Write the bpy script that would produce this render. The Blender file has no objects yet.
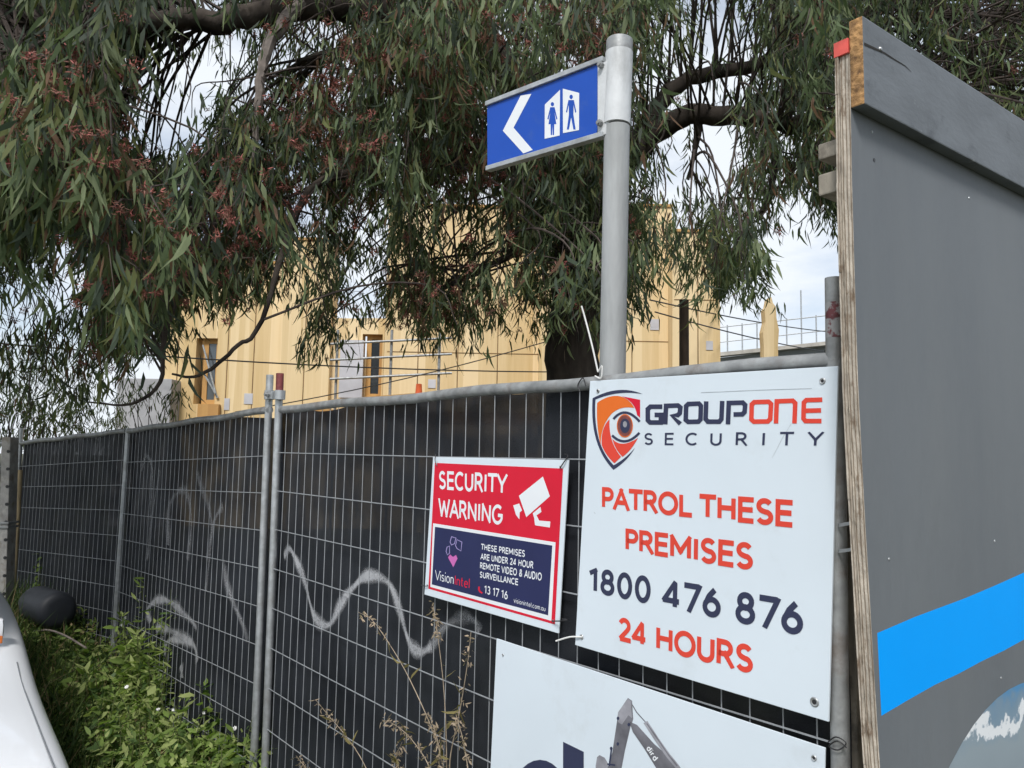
import bpy, bmesh, math, random
import numpy as np
from math import sin, cos, radians, pi
from mathutils import Vector, Matrix

random.seed(7)
RNG = np.random.default_rng(11)
C = bpy.context.scene.collection
sc = bpy.context.scene

# ------------------------------------------------------------------ camera
EYE = 1.75
F_PX = 800.0
PITCH = radians(5.5)
ROLL = radians(1.047)
_fw = Vector((0, cos(PITCH), sin(PITCH)))
_up = Vector((0, -sin(PITCH), cos(PITCH)))
_rt = Vector((1, 0, 0))
CR = _rt * cos(ROLL) + _up * sin(ROLL)
CU = _up * cos(ROLL) - _rt * sin(ROLL)
EYEV = Vector((0, 0, EYE))
cam_data = bpy.data.cameras.new('camera')
cam = bpy.data.objects.new('camera', cam_data)
C.objects.link(cam)
cam_data.sensor_width = 36.0
cam_data.lens = 36.0 * F_PX / 1024.0
cam_data.clip_start = 0.05
cam_data.clip_end = 2000
m3 = Matrix((CR, CU, -_fw)).transposed()
cam.matrix_world = Matrix.Translation(EYEV) @ m3.to_4x4()
sc.camera = cam

# ------------------------------------------------------------------ sky and sun
SUN_EL = radians(50)
SUN_AZ = radians(192)          # clockwise from +Y: behind the camera
world = bpy.data.worlds.new('World')
sc.world = world
world.use_nodes = True
nt = world.node_tree
nt.nodes.clear()
n_out = nt.nodes.new('ShaderNodeOutputWorld')
n_bg = nt.nodes.new('ShaderNodeBackground')
n_sky = nt.nodes.new('ShaderNodeTexSky')
n_sky.sky_type = 'NISHITA'
n_sky.sun_disc = False
n_sky.sun_elevation = SUN_EL
n_sky.sun_rotation = SUN_AZ
n_tc = nt.nodes.new('ShaderNodeTexCoord')
n_map = nt.nodes.new('ShaderNodeMapping')
n_map.inputs['Scale'].default_value = (1, 1, 2.6)
n_noise = nt.nodes.new('ShaderNodeTexNoise')
n_noise.inputs['Scale'].default_value = 2.3
n_noise.inputs['Detail'].default_value = 7
n_noise.inputs['Roughness'].default_value = 0.55
n_ramp = nt.nodes.new('ShaderNodeValToRGB')
n_ramp.color_ramp.elements[0].position = 0.38
n_ramp.color_ramp.elements[0].color = (0.28, 0.28, 0.28, 1)
n_ramp.color_ramp.elements[1].position = 0.55
n_ramp.color_ramp.elements[1].color = (1, 1, 1, 1)
n_mix = nt.nodes.new('ShaderNodeMixRGB')
n_mix.inputs[2].default_value = (6.5, 6.9, 7.4, 1)
nt.links.new(n_tc.outputs['Generated'], n_map.inputs['Vector'])
nt.links.new(n_map.outputs[0], n_noise.inputs['Vector'])
nt.links.new(n_noise.outputs['Fac'], n_ramp.inputs[0])
nt.links.new(n_ramp.outputs[0], n_mix.inputs[0])
nt.links.new(n_sky.outputs[0], n_mix.inputs[1])
nt.links.new(n_mix.outputs[0], n_bg.inputs[0])
n_bg.inputs[1].default_value = 0.1
nt.links.new(n_bg.outputs[0], n_out.inputs[0])

sun_data = bpy.data.lights.new('sun', 'SUN')
sun_data.energy = 2.4
sun_data.angle = radians(14)
sun_data.color = (1.0, 0.97, 0.94)
sun = bpy.data.objects.new('sun', sun_data)
C.objects.link(sun)
_sd = Vector((sin(SUN_AZ) * cos(SUN_EL), cos(SUN_AZ) * cos(SUN_EL), sin(SUN_EL)))
sun.rotation_euler = _sd.to_track_quat('Z', 'Y').to_euler()
sun.location = (0, -5, 12)

sc.view_settings.view_transform = 'Standard'
sc.view_settings.look = 'None'
sc.view_settings.gamma = 1.0
sc.view_settings.exposure = 0.5
sc.cycles.max_bounces = 6
sc.cycles.transparent_max_bounces = 12
sc.cycles.use_adaptive_sampling = True
sc.cycles.adaptive_threshold = 0.02

# ------------------------------------------------------------------ helpers
def ray(px, py):
    return CR * ((px - 512) / F_PX) - CU * ((py - 384) / F_PX) + _fw

def atY(px, py, Y):
    d = ray(px, py)
    return EYEV + d * (Y / d.y)

def hit(px, py, P0, n):
    d = ray(px, py)
    return EYEV + d * ((P0 - EYEV).dot(n) / d.dot(n))

def proj(P):
    v = P - EYEV
    z = v.dot(_fw)
    return 512 + F_PX * v.dot(CR) / z, 384 - F_PX * v.dot(CU) / z

def smooth(a, b, x):
    t = min(1, max(0, (x - a) / (b - a)))
    return t * t * (3 - 2 * t)

TH1, TH2, TH3 = radians(38.36), radians(40.56), radians(49.6)
FD = Vector((-sin(TH1), cos(TH1), 0))     # along the fence, away from the camera
FN = Vector((cos(TH1), sin(TH1), 0))      # through the fence, away from the camera

def ground_z(x, y):
    d = x * FD.x + y * FD.y
    g = 0.08 * smooth(1.8, 3.4, d) + 0.36 * smooth(4.2, 7.0, d)
    g += 0.03 * sin(x * 1.7 + 0.4) * cos(y * 1.3) * smooth(2, 4, abs(x) + abs(y))
    return g

def link(name, me, parent=None):
    o = bpy.data.objects.new(name, me)
    C.objects.link(o)
    if parent:
        o.parent = parent
    return o

def tag(o, label=None, cat=None, group=None, kind=None):
    if label: o['label'] = label
    if cat: o['category'] = cat
    if group: o['group'] = group
    if kind: o['kind'] = kind
    return o

def thing(name, label, cat, loc, rz=0.0, group=None):
    o = bpy.data.objects.new(name, None)
    o.empty_display_size = 0.1
    o.location = loc
    o.rotation_euler = (0, 0, rz)
    C.objects.link(o)
    return tag(o, label, cat, group)

class MB:
    """collects faces in world space, built relative to the parent's origin"""
    def __init__(self):
        self.v = []; self.f = []; self.m = []
    def add(self, vs, fs, mi=0):
        k = len(self.v)
        self.v += [tuple(p) for p in vs]
        for f in fs:
            self.f.append(tuple(i + k for i in f)); self.m.append(mi)
    def box(self, o, u, v, w, mi=0):
        """o corner; u,v,w edge vectors"""
        P = [o, o + u, o + u + v, o + v, o + w, o + u + w, o + u + v + w, o + v + w]
        F = [(3, 2, 1, 0), (4, 5, 6, 7), (0, 1, 5, 4), (1, 2, 6, 5), (2, 3, 7, 6), (3, 0, 4, 7)]
        if u.cross(v).dot(w) < 0:
            F = [tuple(reversed(f)) for f in F]
        self.add(P, F, mi)
    def tube(self, pts, r, n=8, mi=0, caps=True):
        pts = [Vector(p) for p in pts]
        rs = r if isinstance(r, (list, tuple)) else [r] * len(pts)
        rings = []
        ref = None
        for i, p in enumerate(pts):
            a = pts[max(0, i - 1)]; b = pts[min(len(pts) - 1, i + 1)]
            t = (b - a)
            if t.length < 1e-9: t = Vector((0, 0, 1))
            t.normalize()
            if ref is None:
                ref = Vector((1, 0, 0)) if abs(t.x) < 0.8 else Vector((0, 1, 0))
            s = (ref - t * ref.dot(t)).normalized()
            ref = s
            q = t.cross(s)
            rings.append([p + (s * cos(2 * pi * k / n) + q * sin(2 * pi * k / n)) * rs[i] for k in range(n)])
        vs = [p for ring in rings for p in ring]
        fs = []
        for i in range(len(pts) - 1):
            for k in range(n):
                k2 = (k + 1) % n
                fs.append((i * n + k, i * n + k2, (i + 1) * n + k2, (i + 1) * n + k))
        if caps:
            fs.append(tuple(reversed(range(n))))
            fs.append(tuple(range((len(pts) - 1) * n, len(pts) * n)))
        self.add(vs, fs, mi)
    def prism(self, poly, off, mi=0):
        """closed planar polygon extruded by off"""
        n = len(poly)
        vs = list(poly) + [p + off for p in poly]
        fs = [tuple(range(n)), tuple(reversed(range(n, 2 * n)))]
        for i in range(n):
            j = (i + 1) % n
            fs.append((i, i + n, j + n, j))
        self.add(vs, fs, mi)
    def build(self, name, mats, parent=None, smooth_=False, bevel=0.0, loc=None, recalc=True):
        if not isinstance(mats, (list, tuple)): mats = [mats]
        org = Vector((0, 0, 0))
        inv = Matrix.Identity(4)
        root = parent
        chain = []
        while root is not None:
            chain.append(root); root = root.parent
        M = Matrix.Identity(4)
        for o in reversed(chain):
            M = M @ o.matrix_basis
        inv = M.inverted()
        if parent is None and loc is not None:
            org = Vector(loc); inv = Matrix.Translation(-org)
        me = bpy.data.meshes.new(name)
        me.from_pydata([inv @ Vector(p) for p in self.v], [], self.f)
        for m in mats: me.materials.append(m)
        if len(mats) > 1:
            me.polygons.foreach_set('material_index', self.m)
        if recalc or bevel:
            bm = bmesh.new(); bm.from_mesh(me)
            if bevel:
                bmesh.ops.bevel(bm, geom=list(bm.edges), offset=bevel, segments=2, affect='EDGES', profile=0.6)
            bmesh.ops.recalc_face_normals(bm, faces=bm.faces)
            bm.to_mesh(me); bm.free()
        if smooth_:
            me.polygons.foreach_set('use_smooth', [True] * len(me.polygons))
            me.set_sharp_from_angle(angle=radians(42))
        me.update()
        o = link(name, me, parent)
        if parent is None and loc is not None:
            o.location = org
        return o

# ------------------------------------------------------------------ materials
def mat(name, col, rough=0.6, metal=0.0, var=0.15, scale=8.0, bump=0.0, bscale=None, spec=0.5, col2=None, detail=6, coords='Object', stretch=None):
    m = bpy.data.materials.new(name)
    m.use_nodes = True
    t = m.node_tree
    b = t.nodes['Principled BSDF']
    b.inputs['Roughness'].default_value = rough
    b.inputs['Metallic'].default_value = metal
    b.inputs['Specular IOR Level'].default_value = spec
    tc = t.nodes.new('ShaderNodeTexCoord')
    mp = t.nodes.new('ShaderNodeMapping')
    if stretch: mp.inputs['Scale'].default_value = stretch
    t.links.new(tc.outputs[coords], mp.inputs[0])
    nz = t.nodes.new('ShaderNodeTexNoise')
    nz.inputs['Scale'].default_value = scale
    nz.inputs['Detail'].default_value = detail
    t.links.new(mp.outputs[0], nz.inputs['Vector'])
    rp = t.nodes.new('ShaderNodeValToRGB')
    c1 = tuple(max(0, c * (1 - var)) for c in col[:3]) + (1,)
    c2 = (tuple(min(1, c * (1 + var)) for c in col[:3]) + (1,)) if col2 is None else tuple(col2[:3]) + (1,)
    if col2 is not None: c1 = tuple(col[:3]) + (1,)
    rp.color_ramp.elements[0].color = c1; rp.color_ramp.elements[0].position = 0.32
    rp.color_ramp.elements[1].color = c2; rp.color_ramp.elements[1].position = 0.68
    t.links.new(nz.outputs['Fac'], rp.inputs[0])
    t.links.new(rp.outputs[0], b.inputs['Base Color'])
    if bump:
        n2 = t.nodes.new('ShaderNodeTexNoise')
        n2.inputs['Scale'].default_value = bscale or scale * 4
        n2.inputs['Detail'].default_value = 8
        t.links.new(mp.outputs[0], n2.inputs['Vector'])
        bp = t.nodes.new('ShaderNodeBump')
        bp.inputs['Strength'].default_value = bump
        bp.inputs['Distance'].default_value = 0.01
        t.links.new(n2.outputs['Fac'], bp.inputs['Height'])
        t.links.new(bp.outputs[0], b.inputs['Normal'])
    return m

def leaf_mat(name, col, var=0.35, trans=0.3, rough=0.6):
    m = mat(name, col, rough, 0, var, 3.0, spec=0.22)
    t = m.node_tree
    b = t.nodes['Principled BSDF']
    out = [n for n in t.nodes if n.type == 'OUTPUT_MATERIAL'][0]
    tr = t.nodes.new('ShaderNodeBsdfTranslucent')
    tr.inputs[0].default_value = (col[0] * 1.3, col[1] * 1.5, col[2] * 0.8, 1)
    mx = t.nodes.new('ShaderNodeMixShader')
    mx.inputs[0].default_value = trans
    t.links.new(b.outputs[0], mx.inputs[1])
    t.links.new(tr.outputs[0], mx.inputs[2])
    t.links.new(mx.outputs[0], out.inputs[0])
    return m

def two_layer(m, col, scale, lo, hi, stretch=None, rough=None):
    """stains with a shape of their own over a material's base colour"""
    t = m.node_tree
    b = t.nodes['Principled BSDF']
    src = b.inputs['Base Color'].links[0].from_socket
    tc = t.nodes.new('ShaderNodeTexCoord')
    mp = t.nodes.new('ShaderNodeMapping')
    if stretch: mp.inputs['Scale'].default_value = stretch
    mp.inputs['Location'].default_value = (3.1, 1.7, 0.4)
    t.links.new(tc.outputs['Object'], mp.inputs[0])
    nz = t.nodes.new('ShaderNodeTexNoise')
    nz.inputs['Scale'].default_value = scale; nz.inputs['Detail'].default_value = 9
    nz.inputs['Roughness'].default_value = 0.65
    t.links.new(mp.outputs[0], nz.inputs['Vector'])
    rp = t.nodes.new('ShaderNodeValToRGB')
    rp.color_ramp.elements[0].position = lo; rp.color_ramp.elements[0].color = (0, 0, 0, 1)
    rp.color_ramp.elements[1].position = hi; rp.color_ramp.elements[1].color = (1, 1, 1, 1)
    t.links.new(nz.outputs['Fac'], rp.inputs[0])
    mx = t.nodes.new('ShaderNodeMixRGB')
    mx.inputs[2].default_value = tuple(col) + (1,)
    t.links.new(rp.outputs[0], mx.inputs[0])
    t.links.new(src, mx.inputs[1])
    t.links.new(mx.outputs[0], b.inputs['Base Color'])
    return m

M = {}
M['galv'] = two_layer(mat('galvanised_steel', (0.42, 0.44, 0.45), 0.42, 0.55, 0.18, 30, 0.08, 90), (0.30, 0.30, 0.29), 9, 0.52, 0.75)
M['galv_dull'] = two_layer(mat('weathered_steel', (0.30, 0.31, 0.31), 0.55, 0.4, 0.25, 24, 0.12, 80), (0.2, 0.17, 0.15), 12, 0.5, 0.72)
M['galv_pole'] = two_layer(mat('grey_pole', (0.36, 0.375, 0.38), 0.72, 0.05, 0.12, 14, 0.15, 120, stretch=(1, 1, 0.25)), (0.24, 0.25, 0.245), 9, 0.46, 0.72, stretch=(1, 1, 0.15))
M['pole_sleeve'] = two_layer(mat('pale_sleeve', (0.58, 0.60, 0.61), 0.6, 0.05, 0.06, 20, 0.1, 100), (0.36, 0.37, 0.37), 16, 0.5, 0.75, stretch=(1, 1, 0.3))
M['wire'] = mat('mesh_wire', (0.36, 0.38, 0.40), 0.45, 0.35, 0.15, 20)
M['white_sign'] = two_layer(mat('white_sign', (0.64, 0.715, 0.775), 0.42, 0, 0.03, 3, 0.03, 12, spec=.35), (0.54, 0.59, 0.62), 5.5, 0.58, 0.85)
M['red_print'] = mat('red_print', (0.62, 0.012, 0.036), 0.5, 0, 0.06, 5, spec=.2)
M['coral_print'] = mat('coral_print', (0.68, 0.062, 0.038), 0.5, 0, 0.05, 5, spec=.2)
M['orange_print'] = mat('orange_print', (0.72, 0.15, 0.02), 0.5, 0, 0.05, 5, spec=.2)
M['navy_print'] = mat('navy_print', (0.020, 0.025, 0.085), 0.5, 0, 0.1, 5, spec=.2)
M['slate_print'] = mat('slate_print', (0.034, 0.040, 0.082), 0.5, 0, 0.1, 5, spec=.2)
M['white_print'] = mat('white_print', (0.74, 0.77, 0.80), 0.42, 0, 0.03, 6)
M['pink_print'] = mat('pink_print', (0.55, 0.13, 0.42), 0.45, 0, 0.05, 6)
M['lilac_print'] = mat('lilac_print', (0.33, 0.28, 0.55), 0.45, 0, 0.05, 6)
M['grey_print'] = mat('grey_print', (0.14, 0.14, 0.16), 0.45, 0, 0.35, 22)
M['pale_grey_print'] = mat('pale_grey_print', (0.27, 0.27, 0.30), 0.45, 0, 0.3, 22)
M['blue_sign'] = two_layer(mat('blue_sign', (0.012, 0.075, 0.42), 0.4, 0, 0.06, 5, spec=.25), (0.05, 0.11, 0.36), 8, 0.56, 0.8)
M['sky_blue_print'] = mat('sky_blue_paint', (0.0, 0.35, 0.98), 0.55, 0, 0.03, 3, spec=.12)
M['iris'] = mat('iris_print', (0.20, 0.05, 0.04), 0.45, 0, 0.4, 60)
M['red_paint'] = mat('red_oxide_paint', (0.16, 0.035, 0.035), 0.6, 0, 0.4, 40)
M['black_plastic'] = mat('black_plastic', (0.018, 0.018, 0.02), 0.45, 0, 0.2, 9)
M['white_tie'] = mat('white_nylon', (0.72, 0.72, 0.70), 0.4, 0, 0.05, 9)
M['bark'] = mat('dark_bark', (0.022, 0.018, 0.016), 0.95, 0, 0.5, 9, 1.0, 26, spec=.2, col2=(0.085, 0.070, 0.058), stretch=(1, 1, 0.35))
M['twig'] = mat('twig_bark', (0.06, 0.045, 0.038), 0.85, 0, 0.4, 14, 0.4, 50)
M['grey_twig'] = mat('grey_twig', (0.20, 0.17, 0.15), 0.85, 0, 0.3, 14, 0.4, 50)

# ------------------------------------------------------------------ ground
def build_ground():
    xs = sorted(set([-600, -250, -120, -60, -35, -22] + [x * 0.5 - 14 for x in range(57)] + [22, 35, 60, 120, 250, 600]))
    ys = sorted(set([-600, -250, -100, -40, -20, -10] + [y * 0.5 - 5 for y in range(55)] + [30, 40, 60, 120, 250, 600]))
    vs = [(x, y, ground_z(x, y)) for y in ys for x in xs]
    nx = len(xs)
    fs = [(j * nx + i, j * nx + i + 1, (j + 1) * nx + i + 1, (j + 1) * nx + i) for j in range(len(ys) - 1) for i in range(nx - 1)]
    g = MB(); g.add(vs, fs)
    m = mat('soil_and_grass', (0.075, 0.06, 0.04), 0.95, 0, 0.3, 1.6, 0.7, 30, col2=(0.06, 0.075, 0.03))
    o = g.build('ground', m, None, True)
    tag(o, kind='structure')
build_ground()

# ------------------------------------------------------------------ fence geometry
PL1 = EYEV + FN * 1.377
def fence1(px, py, off=0.0):
    return hit(px, py, EYEV + FN * (1.377 + off), FN)
def f1(d, z, off=0.0):
    """point on the right-hand panel: d along, z height"""
    p = FD * d + FN * (1.377 + off)
    return Vector((p.x, p.y, z))
J = fence1(270, 410)
N2 = Vector((cos(TH2), sin(TH2), 0)); D2 = Vector((-sin(TH2), cos(TH2), 0))
def fence2(px, py, off=0.0):
    return hit(px, py, J + N2 * off, N2)
K = fence2(128, 431)
N3 = Vector((cos(TH3), sin(TH3), 0)); D3 = Vector((-sin(TH3), cos(TH3), 0))
def fence3(px, py, off=0.0):
    return hit(px, py, K + N3 * off, N3)

def post_pts(fn, top, low):
    """a post as the photo draws it, carried on straight down into the ground"""
    a = fn(*top); b = fn(*low)
    t = (a - b) / (a.z - b.z)
    gz = ground_z(b.x, b.y) - 0.02
    return [b + t * (gz - b.z), b, a]

def wire_panel(name, label, P0, D, s0, s1, ztop0, ztop1, posts, phase, step, hz, hstep=0.165, extra=None):
    base = P0 + D * ((s0 + s1) / 2)
    base = Vector((base.x, base.y, ground_z(base.x, base.y)))
    root = thing(name, label, 'fence panel', base, 0, 'temporary fence panels')
    def zt(s): return ztop0 + (ztop1 - ztop0) * (s - s0) / (s1 - s0)
    def pt(s, z): q = P0 + D * s; return Vector((q.x, q.y, z))
    for k, pp in enumerate(posts):
        b = MB(); b.tube(pp, 0.0165, 14); b.build('post', M['galv_dull'] if (k == 0 and pp is p_right) else M['galv'], root, True)
    b = MB()
    L = [pt(s0 + (s1 - s0) * k / 14, zt(s0 + (s1 - s0) * k / 14) + 0.004 * sin(k * 1.3)) for k in range(15)]
    b.tube(L, 0.0165, 12)
    b.build('top_rail', M['galv_dull'], root, True)
    b = MB()
    L = [pt(s0 + (s1 - s0) * k / 8, max(ground_z(*pt(s0 + (s1 - s0) * k / 8, 0).xy) + 0.06, zt(s0) - 1.9)) for k in range(9)]
    b.tube(L, 0.0165, 10); b.build('bottom_rail', M['galv_dull'], root, True)
    b = MB()
    s = phase
    while s < s1 - 0.02:
        if s > s0 + 0.02:
            q = pt(s, 0)
            w = random.uniform(-.003, .003)
            b.tube([pt(s, zt(s)), pt(s + w, zt(s) - 0.7), pt(s, ground_z(q.x, q.y) + 0.05)], 0.0015, 5, caps=False)
        s += step
    z = hz
    nrm = Vector((D.y, -D.x, 0))
    if nrm.dot(base) > 0: nrm = -nrm        # towards the camera
    z_lo = min(ground_z(*pt(s0, 0).xy), ground_z(*pt(s1, 0).xy)) + 0.1
    while z > z_lo:
        dz = (ztop1 - ztop0)
        b.tube([pt(s0, z) + nrm * 0.003, pt((s0 + s1) / 2, z + dz / 2 * 0.9 - 0.003) + nrm * 0.003, pt(s1, z + dz) + nrm * 0.003], 0.0019, 5, caps=False)
        z -= hstep
    b.build('wire_mesh', M['wire'], root, True)
    return root

zr = EYE
# right-hand panel: d from 0.78 (right post) to 3.36 (post beside the clamp)
p_right = post_pts(fence1, (834, 278), (840.5, 768))
p_l = post_pts(fence1, (280, 374), (265, 768))
panelR = wire_panel('mesh_fence', 'galvanised mesh fence panel carrying the three signs', Vector((FN.x, FN.y, 0)) * 1.377, FD, 0.775, 3.355,
                    zr + 0.195, zr + 0.207, [p_right, p_l], 1.1826 - 0.0705 * 5, 0.0705, zr + 0.006)
b = MB()
b.tube([fence1(834.5, 303), fence1(835.2, 338)], 0.0169, 14, caps=False)
pr = [o for o in panelR.children if o.name.startswith('post')][0]
b.build('red_paint', two_layer(mat('flaking_red_paint', (0.12, 0.03, 0.035), 0.6, 0, 0.4, 40), (.28, .28, .28), 38, .47, .53), pr, True)
b = MB(); b.tube([fence1(280, 373.5), fence1(279.3, 396)], 0.0170, 14)
pl = [o for o in panelR.children if o.name.startswith('post')][1]
b.build('red_paint', M['red_paint'], pl, True)
# middle panel
p_m = post_pts(fence2, (270, 375), (254, 768))
p_k = post_pts(fence2, (128.5, 428), (113, 656))
def s2(P): return (P - J).dot(D2)
panelM = wire_panel('mesh_fence', 'mesh fence panel with grey scribbles sprayed on its black cloth', Vector((J.x, J.y, 0)), D2, 0.0, s2(K) - 0.0,
                    J.z, K.z, [p_m, p_k], 0.035, 0.0705, J.z - 0.205)
# far panel
Eend = fence3(20, 443)
p_e = post_pts(fence3, (21.5, 428), (11, 590))
def s3(P): return (P - K).dot(D3)
panelL = wire_panel('mesh_fence', 'farthest mesh fence panel, behind the dark drum, with plain black cloth', Vector((K.x, K.y, 0)), D3, 0.02, s3(Eend),
                    K.z, Eend.z, [p_e], 0.06, 0.0705, K.z - 0.19, 0.163)
# one more panel carrying on beyond, seen at the very edge
panelX = wire_panel('mesh_fence', 'sliver of mesh fence panel at the left frame edge beside the bolted post', Vector((Eend.x, Eend.y, 0)), D3, 0.03, 2.4,
                    Eend.z, Eend.z - 0.03, [], 0.06, 0.0705, Eend.z - 0.19, 0.163)
b = MB()
for k, (q, w) in enumerate([((18, 470), 0.03)]):
    a = fence3(20, 470, -0.06); c_ = fence3(12, 610, -0.06)
    t = (a - c_) / (a.z - c_.z)
    b.tube([c_ + t * (ground_z(c_.x, c_.y) - c_.z), a], 0.02, 10)
o = b.build('timber_stake', mat('pale_timber', (0.34, 0.27, 0.16), 0.8, 0, 0.3, 20, 0.3, 60, stretch=(1, 1, .2)), None, True, loc=(c_.x, c_.y, ground_z(c_.x, c_.y)))
tag(o, 'pale round timber stake leaning against the far end of the mesh fence', 'stake')

# clamp joining two posts
ca = fence2(269.5, 395, -0.006); cb = fence1(280, 395, -0.006)
cl = thing('fence_clamp', 'galvanised bolted clamp joining two fence posts, one with a red painted tip', 'clamp', (ca + cb) / 2)
b = MB()
b.tube([ca + Vector((0, 0, -.02)), ca + Vector((0, 0, .02))], 0.023, 14)
b.build('collar', M['galv'], cl, True)
b = MB()
b.tube([cb + Vector((0, 0, -.02)), cb + Vector((0, 0, .02))], 0.0235, 14)
b.build('collar', M['galv'], cl, True)
b = MB(); mid = (ca + cb) / 2; du = (cb - ca).normalized()
b.box(mid - du * .014 - FN * .03 + Vector((0, 0, -.02)), du * .05, FN * .028, Vector((0, 0, .036)))
b.build('plate', M['galv'], cl, False, 0.003)
b = MB(); b.tube([mid + du * .012 - FN * .052, mid + du * .012 - FN * .02], 0.008, 6); b.tube([mid + du * .012 - FN * .04, mid + du * .012 - FN * .03], 0.013, 6)
b.build('bolt', M['galv_dull'], cl)

# ------------------------------------------------------------------ shade cloth
def cloth_material():
    m = bpy.data.materials.new('black_shade_cloth')
    m.use_nodes = True
    t = m.node_tree
    b = t.nodes['Principled BSDF']
    out = [n for n in t.nodes if n.type == 'OUTPUT_MATERIAL'][0]
    b.inputs['Roughness'].default_value = 0.75
    b.inputs['Specular IOR Level'].default_value = 0.25
    tc = t.nodes.new('ShaderNodeTexCoord')
    nz = t.nodes.new('ShaderNodeTexNoise'); nz.inputs['Scale'].default_value = 4; nz.inputs['Detail'].default_value = 8
    t.links.new(tc.outputs['Object'], nz.inputs['Vector'])
    rp = t.nodes.new('ShaderNodeValToRGB')
    rp.color_ramp.elements[0].position = .35; rp.color_ramp.elements[0].color = (.009, .011, .015, 1)
    rp.color_ramp.elements[1].position = .75; rp.color_ramp.elements[1].color = (.025, .029, .036, 1)
    t.links.new(nz.outputs['Fac'], rp.inputs[0])
    t.links.new(rp.outputs[0], b.inputs['Base Color'])
    n2 = t.nodes.new('ShaderNodeTexNoise'); n2.inputs['Scale'].default_value = 220; n2.inputs['Detail'].default_value = 2
    t.links.new(tc.outputs['Object'], n2.inputs['Vector'])
    bp = t.nodes.new('ShaderNodeBump'); bp.inputs['Strength'].default_value = .35; bp.inputs['Distance'].default_value = .004
    t.links.new(n2.outputs['Fac'], bp.inputs['Height'])
    t.links.new(bp.outputs[0], b.inputs['Normal'])
    tr = t.nodes.new('ShaderNodeBsdfTransparent')
    mx = t.nodes.new('ShaderNodeMixShader'); mx.inputs[0].default_value = 0.012
    n4 = t.nodes.new('ShaderNodeTexNoise'); n4.inputs['Scale'].default_value = 6.5; n4.inputs['Detail'].default_value = 5
    t.links.new(tc.outputs['Object'], n4.inputs['Vector'])
    r4 = t.nodes.new('ShaderNodeMapRange'); r4.inputs[1].default_value = .42; r4.inputs[2].default_value = .68; r4.inputs[3].default_value = .008; r4.inputs[4].default_value = .05
    t.links.new(n4.outputs['Fac'], r4.inputs[0]); t.links.new(r4.outputs[0], mx.inputs[0])
    t.links.new(b.outputs[0], mx.inputs[1]); t.links.new(tr.outputs[0], mx.inputs[2])
    t.links.new(mx.outputs[0], out.inputs[0])
    return m
M['cloth'] = cloth_material()

def cloth_off(s, h):
    return 0.034 + 0.013 * sin(s * 5.1 + h * 2) + 0.006 * sin(s * 27 + 2.2 * sin(h * 3)) * (0.5 + 0.5 * sin(s * 2.3 + h)) + 0.007 * sin(s * 11 + 1.3 + h * 4) * (0.4 + 0.6 * abs(sin(s * 1.9))) + 0.004 * sin(h * 9 + s * 3)

def cloth(name, label, P0, D, N, s0, s1, z0, z1, sag):
    base = P0 + D * ((s0 + s1) / 2)
    gz = ground_z(base.x, base.y)
    root_loc = Vector((base.x, base.y, gz))
    nu, nv = 90, 40
    g = MB(); vs = []
    for j in range(nv + 1):
        for i in range(nu + 1):
            u = i / nu; s = s0 + (s1 - s0) * u
            q = P0 + D * s
            top = z0 + (z1 - z0) * u + 0.012 - sag(u)
            bot = ground_z(q.x, q.y) + 0.01
            z = top + (bot - top) * j / nv
            o = cloth_off(s, z)
            q2 = q + N * o
            vs.append((q2.x, q2.y, z))
    fs = [(j * (nu + 1) + i, j * (nu + 1) + i + 1, (j + 1) * (nu + 1) + i + 1, (j + 1) * (nu + 1) + i) for j in range(nv) for i in range(nu)]
    g.add(vs, fs)
    o = g.build(name, M['cloth'], None, True, loc=root_loc)
    tag(o, label, 'shade cloth', 'shade cloths behind the mesh')
    return o

def sagR(u):   # u=0 at the right post, 1 at the clamp
    return 0.014 * max(0, sin(pi * min(1, u / 0.62))) ** 0.8 + 0.02 * max(0, sin(pi * max(0, (u - 0.62) / 0.38))) + .004 * sin(u * 40)
clothR = cloth('shade_cloth', 'black shade cloth with a wavy white spray line, behind the signs', Vector((FN.x, FN.y, 0)) * 1.377, FD, FN, 0.79, 3.475, zr + .19, zr + .2, sagR)
clothM = cloth('shade_cloth', 'black shade cloth with curled white scribbles, left of the clamp', Vector((J.x, J.y, 0)), D2, N2, -0.07, s2(K) + .05, J.z, K.z,
               lambda u: 0.05 * max(0, 1 - u / .25) ** 1.3 * (1 if u > .02 else .6) + .012 * abs(sin(u * 9)))
clothL = cloth('shade_cloth', 'plain black shade cloth on the farthest fence panel', Vector((K.x, K.y, 0)), D3, N3, -0.04, s3(Eend) + .03, K.z, Eend.z, lambda u: .015 * abs(sin(u * 7)))

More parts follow.
